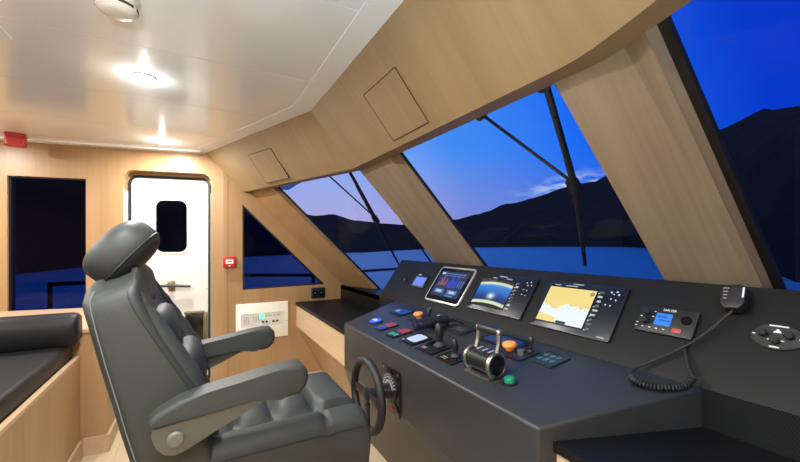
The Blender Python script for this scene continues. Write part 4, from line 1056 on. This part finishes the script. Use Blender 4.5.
# ------------------------------------------------------------------ sky
w = bpy.data.worlds.new('dusk_sky'); S.world = w; w.use_nodes = True; nt = w.node_tree; nt.nodes.clear(); N, K = nt.nodes.new, nt.links.new
out = N('ShaderNodeOutputWorld'); bg = N('ShaderNodeBackground'); K(bg.outputs[0], out.inputs['Surface'])
tc = N('ShaderNodeTexCoord'); nrm = N('ShaderNodeVectorMath'); nrm.operation = 'NORMALIZE'; K(tc.outputs['Generated'], nrm.inputs[0])
sp = N('ShaderNodeSeparateXYZ'); K(nrm.outputs[0], sp.inputs[0])
azs = AZ0 + math.radians(-14)                   # where the sun went down
dt = N('ShaderNodeVectorMath'); dt.operation = 'DOT_PRODUCT'; K(nrm.outputs[0], dt.inputs[0]); dt.inputs[1].default_value = (math.sin(azs), math.cos(azs), 0)
zen = ramp(N, K, dt.outputs['Value'], [(.0, (.002, .022, .42)), (.50, (.003, .045, .64)), (.74, (.010, .155, .95)), (.90, (.06, .28, .95)), (1., (.30, .50, 1.0))])
hor = ramp(N, K, dt.outputs['Value'], [(.0, (.003, .03, .38)), (.50, (.006, .07, .52)), (.76, (.06, .18, .64)), (.91, (.27, .28, .66)), (1., (.50, .42, .74))])
el = ramp(N, K, sp.outputs['Z'], [(.03, (0, 0, 0)), (.10, (.35, .35, .35)), (.24, (1, 1, 1))])
mx = N('ShaderNodeMix'); mx.data_type = 'RGBA'; K(el, mx.inputs['Factor']); K(hor, mx.inputs[6]); K(zen, mx.inputs[7])
caz, cel = AZ0 + math.radians(24.4), math.radians(8.3)
cv = Vector((math.sin(caz)*math.cos(cel), math.cos(caz)*math.cos(cel), math.sin(cel)))
sv = N('ShaderNodeVectorMath'); sv.operation = 'SUBTRACT'; K(nrm.outputs[0], sv.inputs[0]); sv.inputs[1].default_value = cv
rt = N('ShaderNodeVectorMath'); rt.operation = 'DOT_PRODUCT'; K(sv.outputs[0], rt.inputs[0]); rt.inputs[1].default_value = (math.cos(caz), -math.sin(caz), 0)
s2_ = N('ShaderNodeSeparateXYZ'); K(sv.outputs[0], s2_.inputs[0])
no = N('ShaderNodeTexNoise'); no.inputs['Scale'].default_value = 26; no.inputs['Detail'].default_value = 5
mpc = N('ShaderNodeMapping'); mpc.inputs['Scale'].default_value = (1, 1, 3.2); K(nrm.outputs[0], mpc.inputs['Vector']); K(mpc.outputs['Vector'], no.inputs['Vector'])
xe = math_(N, K, 'MULTIPLY', rt.outputs['Value'], 1/.085); ze = math_(N, K, 'MULTIPLY', math_(N, K, 'MULTIPLY_ADD', rt.outputs['Value'], -.16, s2_.outputs['Z']), 1/.020)
dd_ = math_(N, K, 'ADD', math_(N, K, 'MULTIPLY', xe, xe), math_(N, K, 'MULTIPLY', ze, ze))
cm = math_(N, K, 'MULTIPLY', math_(N, K, 'POWER', 2.718, math_(N, K, 'MULTIPLY', dd_, -1.)), ramp(N, K, no.outputs['Fac'], [(.42, (0, 0, 0)), (.62, (1, 1, 1))]))
mc = N('ShaderNodeMix'); mc.data_type = 'RGBA'; K(cm, mc.inputs['Factor']); hi = ramp(N, K, sp.outputs['Z'], [(.46, (0, 0, 0)), (.80, (1, 1, 1))]); mh = N('ShaderNodeMix'); mh.data_type = 'RGBA'; K(hi, mh.inputs['Factor']); K(mx.outputs[2], mh.inputs[6]); mh.inputs[7].default_value = (.16, .42, .95, 1)
K(mh.outputs[2], mc.inputs[6]); mc.inputs[7].default_value = (.55, .66, .95, 1)
K(mc.outputs[2], bg.inputs['Color']); bg.inputs['Strength'].default_value = 1.

# ------------------------------------------------------------------ camera
cam = bpy.data.cameras.new('camera'); cam.sensor_width = 36.; cam.lens = 36.*370/800; cam.shift_y = 13/800; cam.clip_start = .02; cam.clip_end = 9000
co = bpy.data.objects.new('camera', cam); COL.objects.link(co)
a = math.atan(202/370.)
vd = Wd(math.sin(a), math.cos(a), 0)            # looking forward and to port, level
co.matrix_basis = frame((0, 0, FL), (vd.y, -vd.x, 0), (0, 0, 1))
S.camera = co
S.view_settings.view_transform = 'Standard'; S.view_settings.look = 'None'; S.view_settings.gamma = 1; S.view_settings.exposure = 0.; S.view_settings.use_curve_mapping = False
S.cycles.use_denoising = True; S.cycles.max_bounces = 8; S.cycles.transparent_max_bounces = 12; S.cycles.sample_clamp_indirect = 4.; S.cycles.caustics_reflective = False; S.cycles.caustics_refractive = False
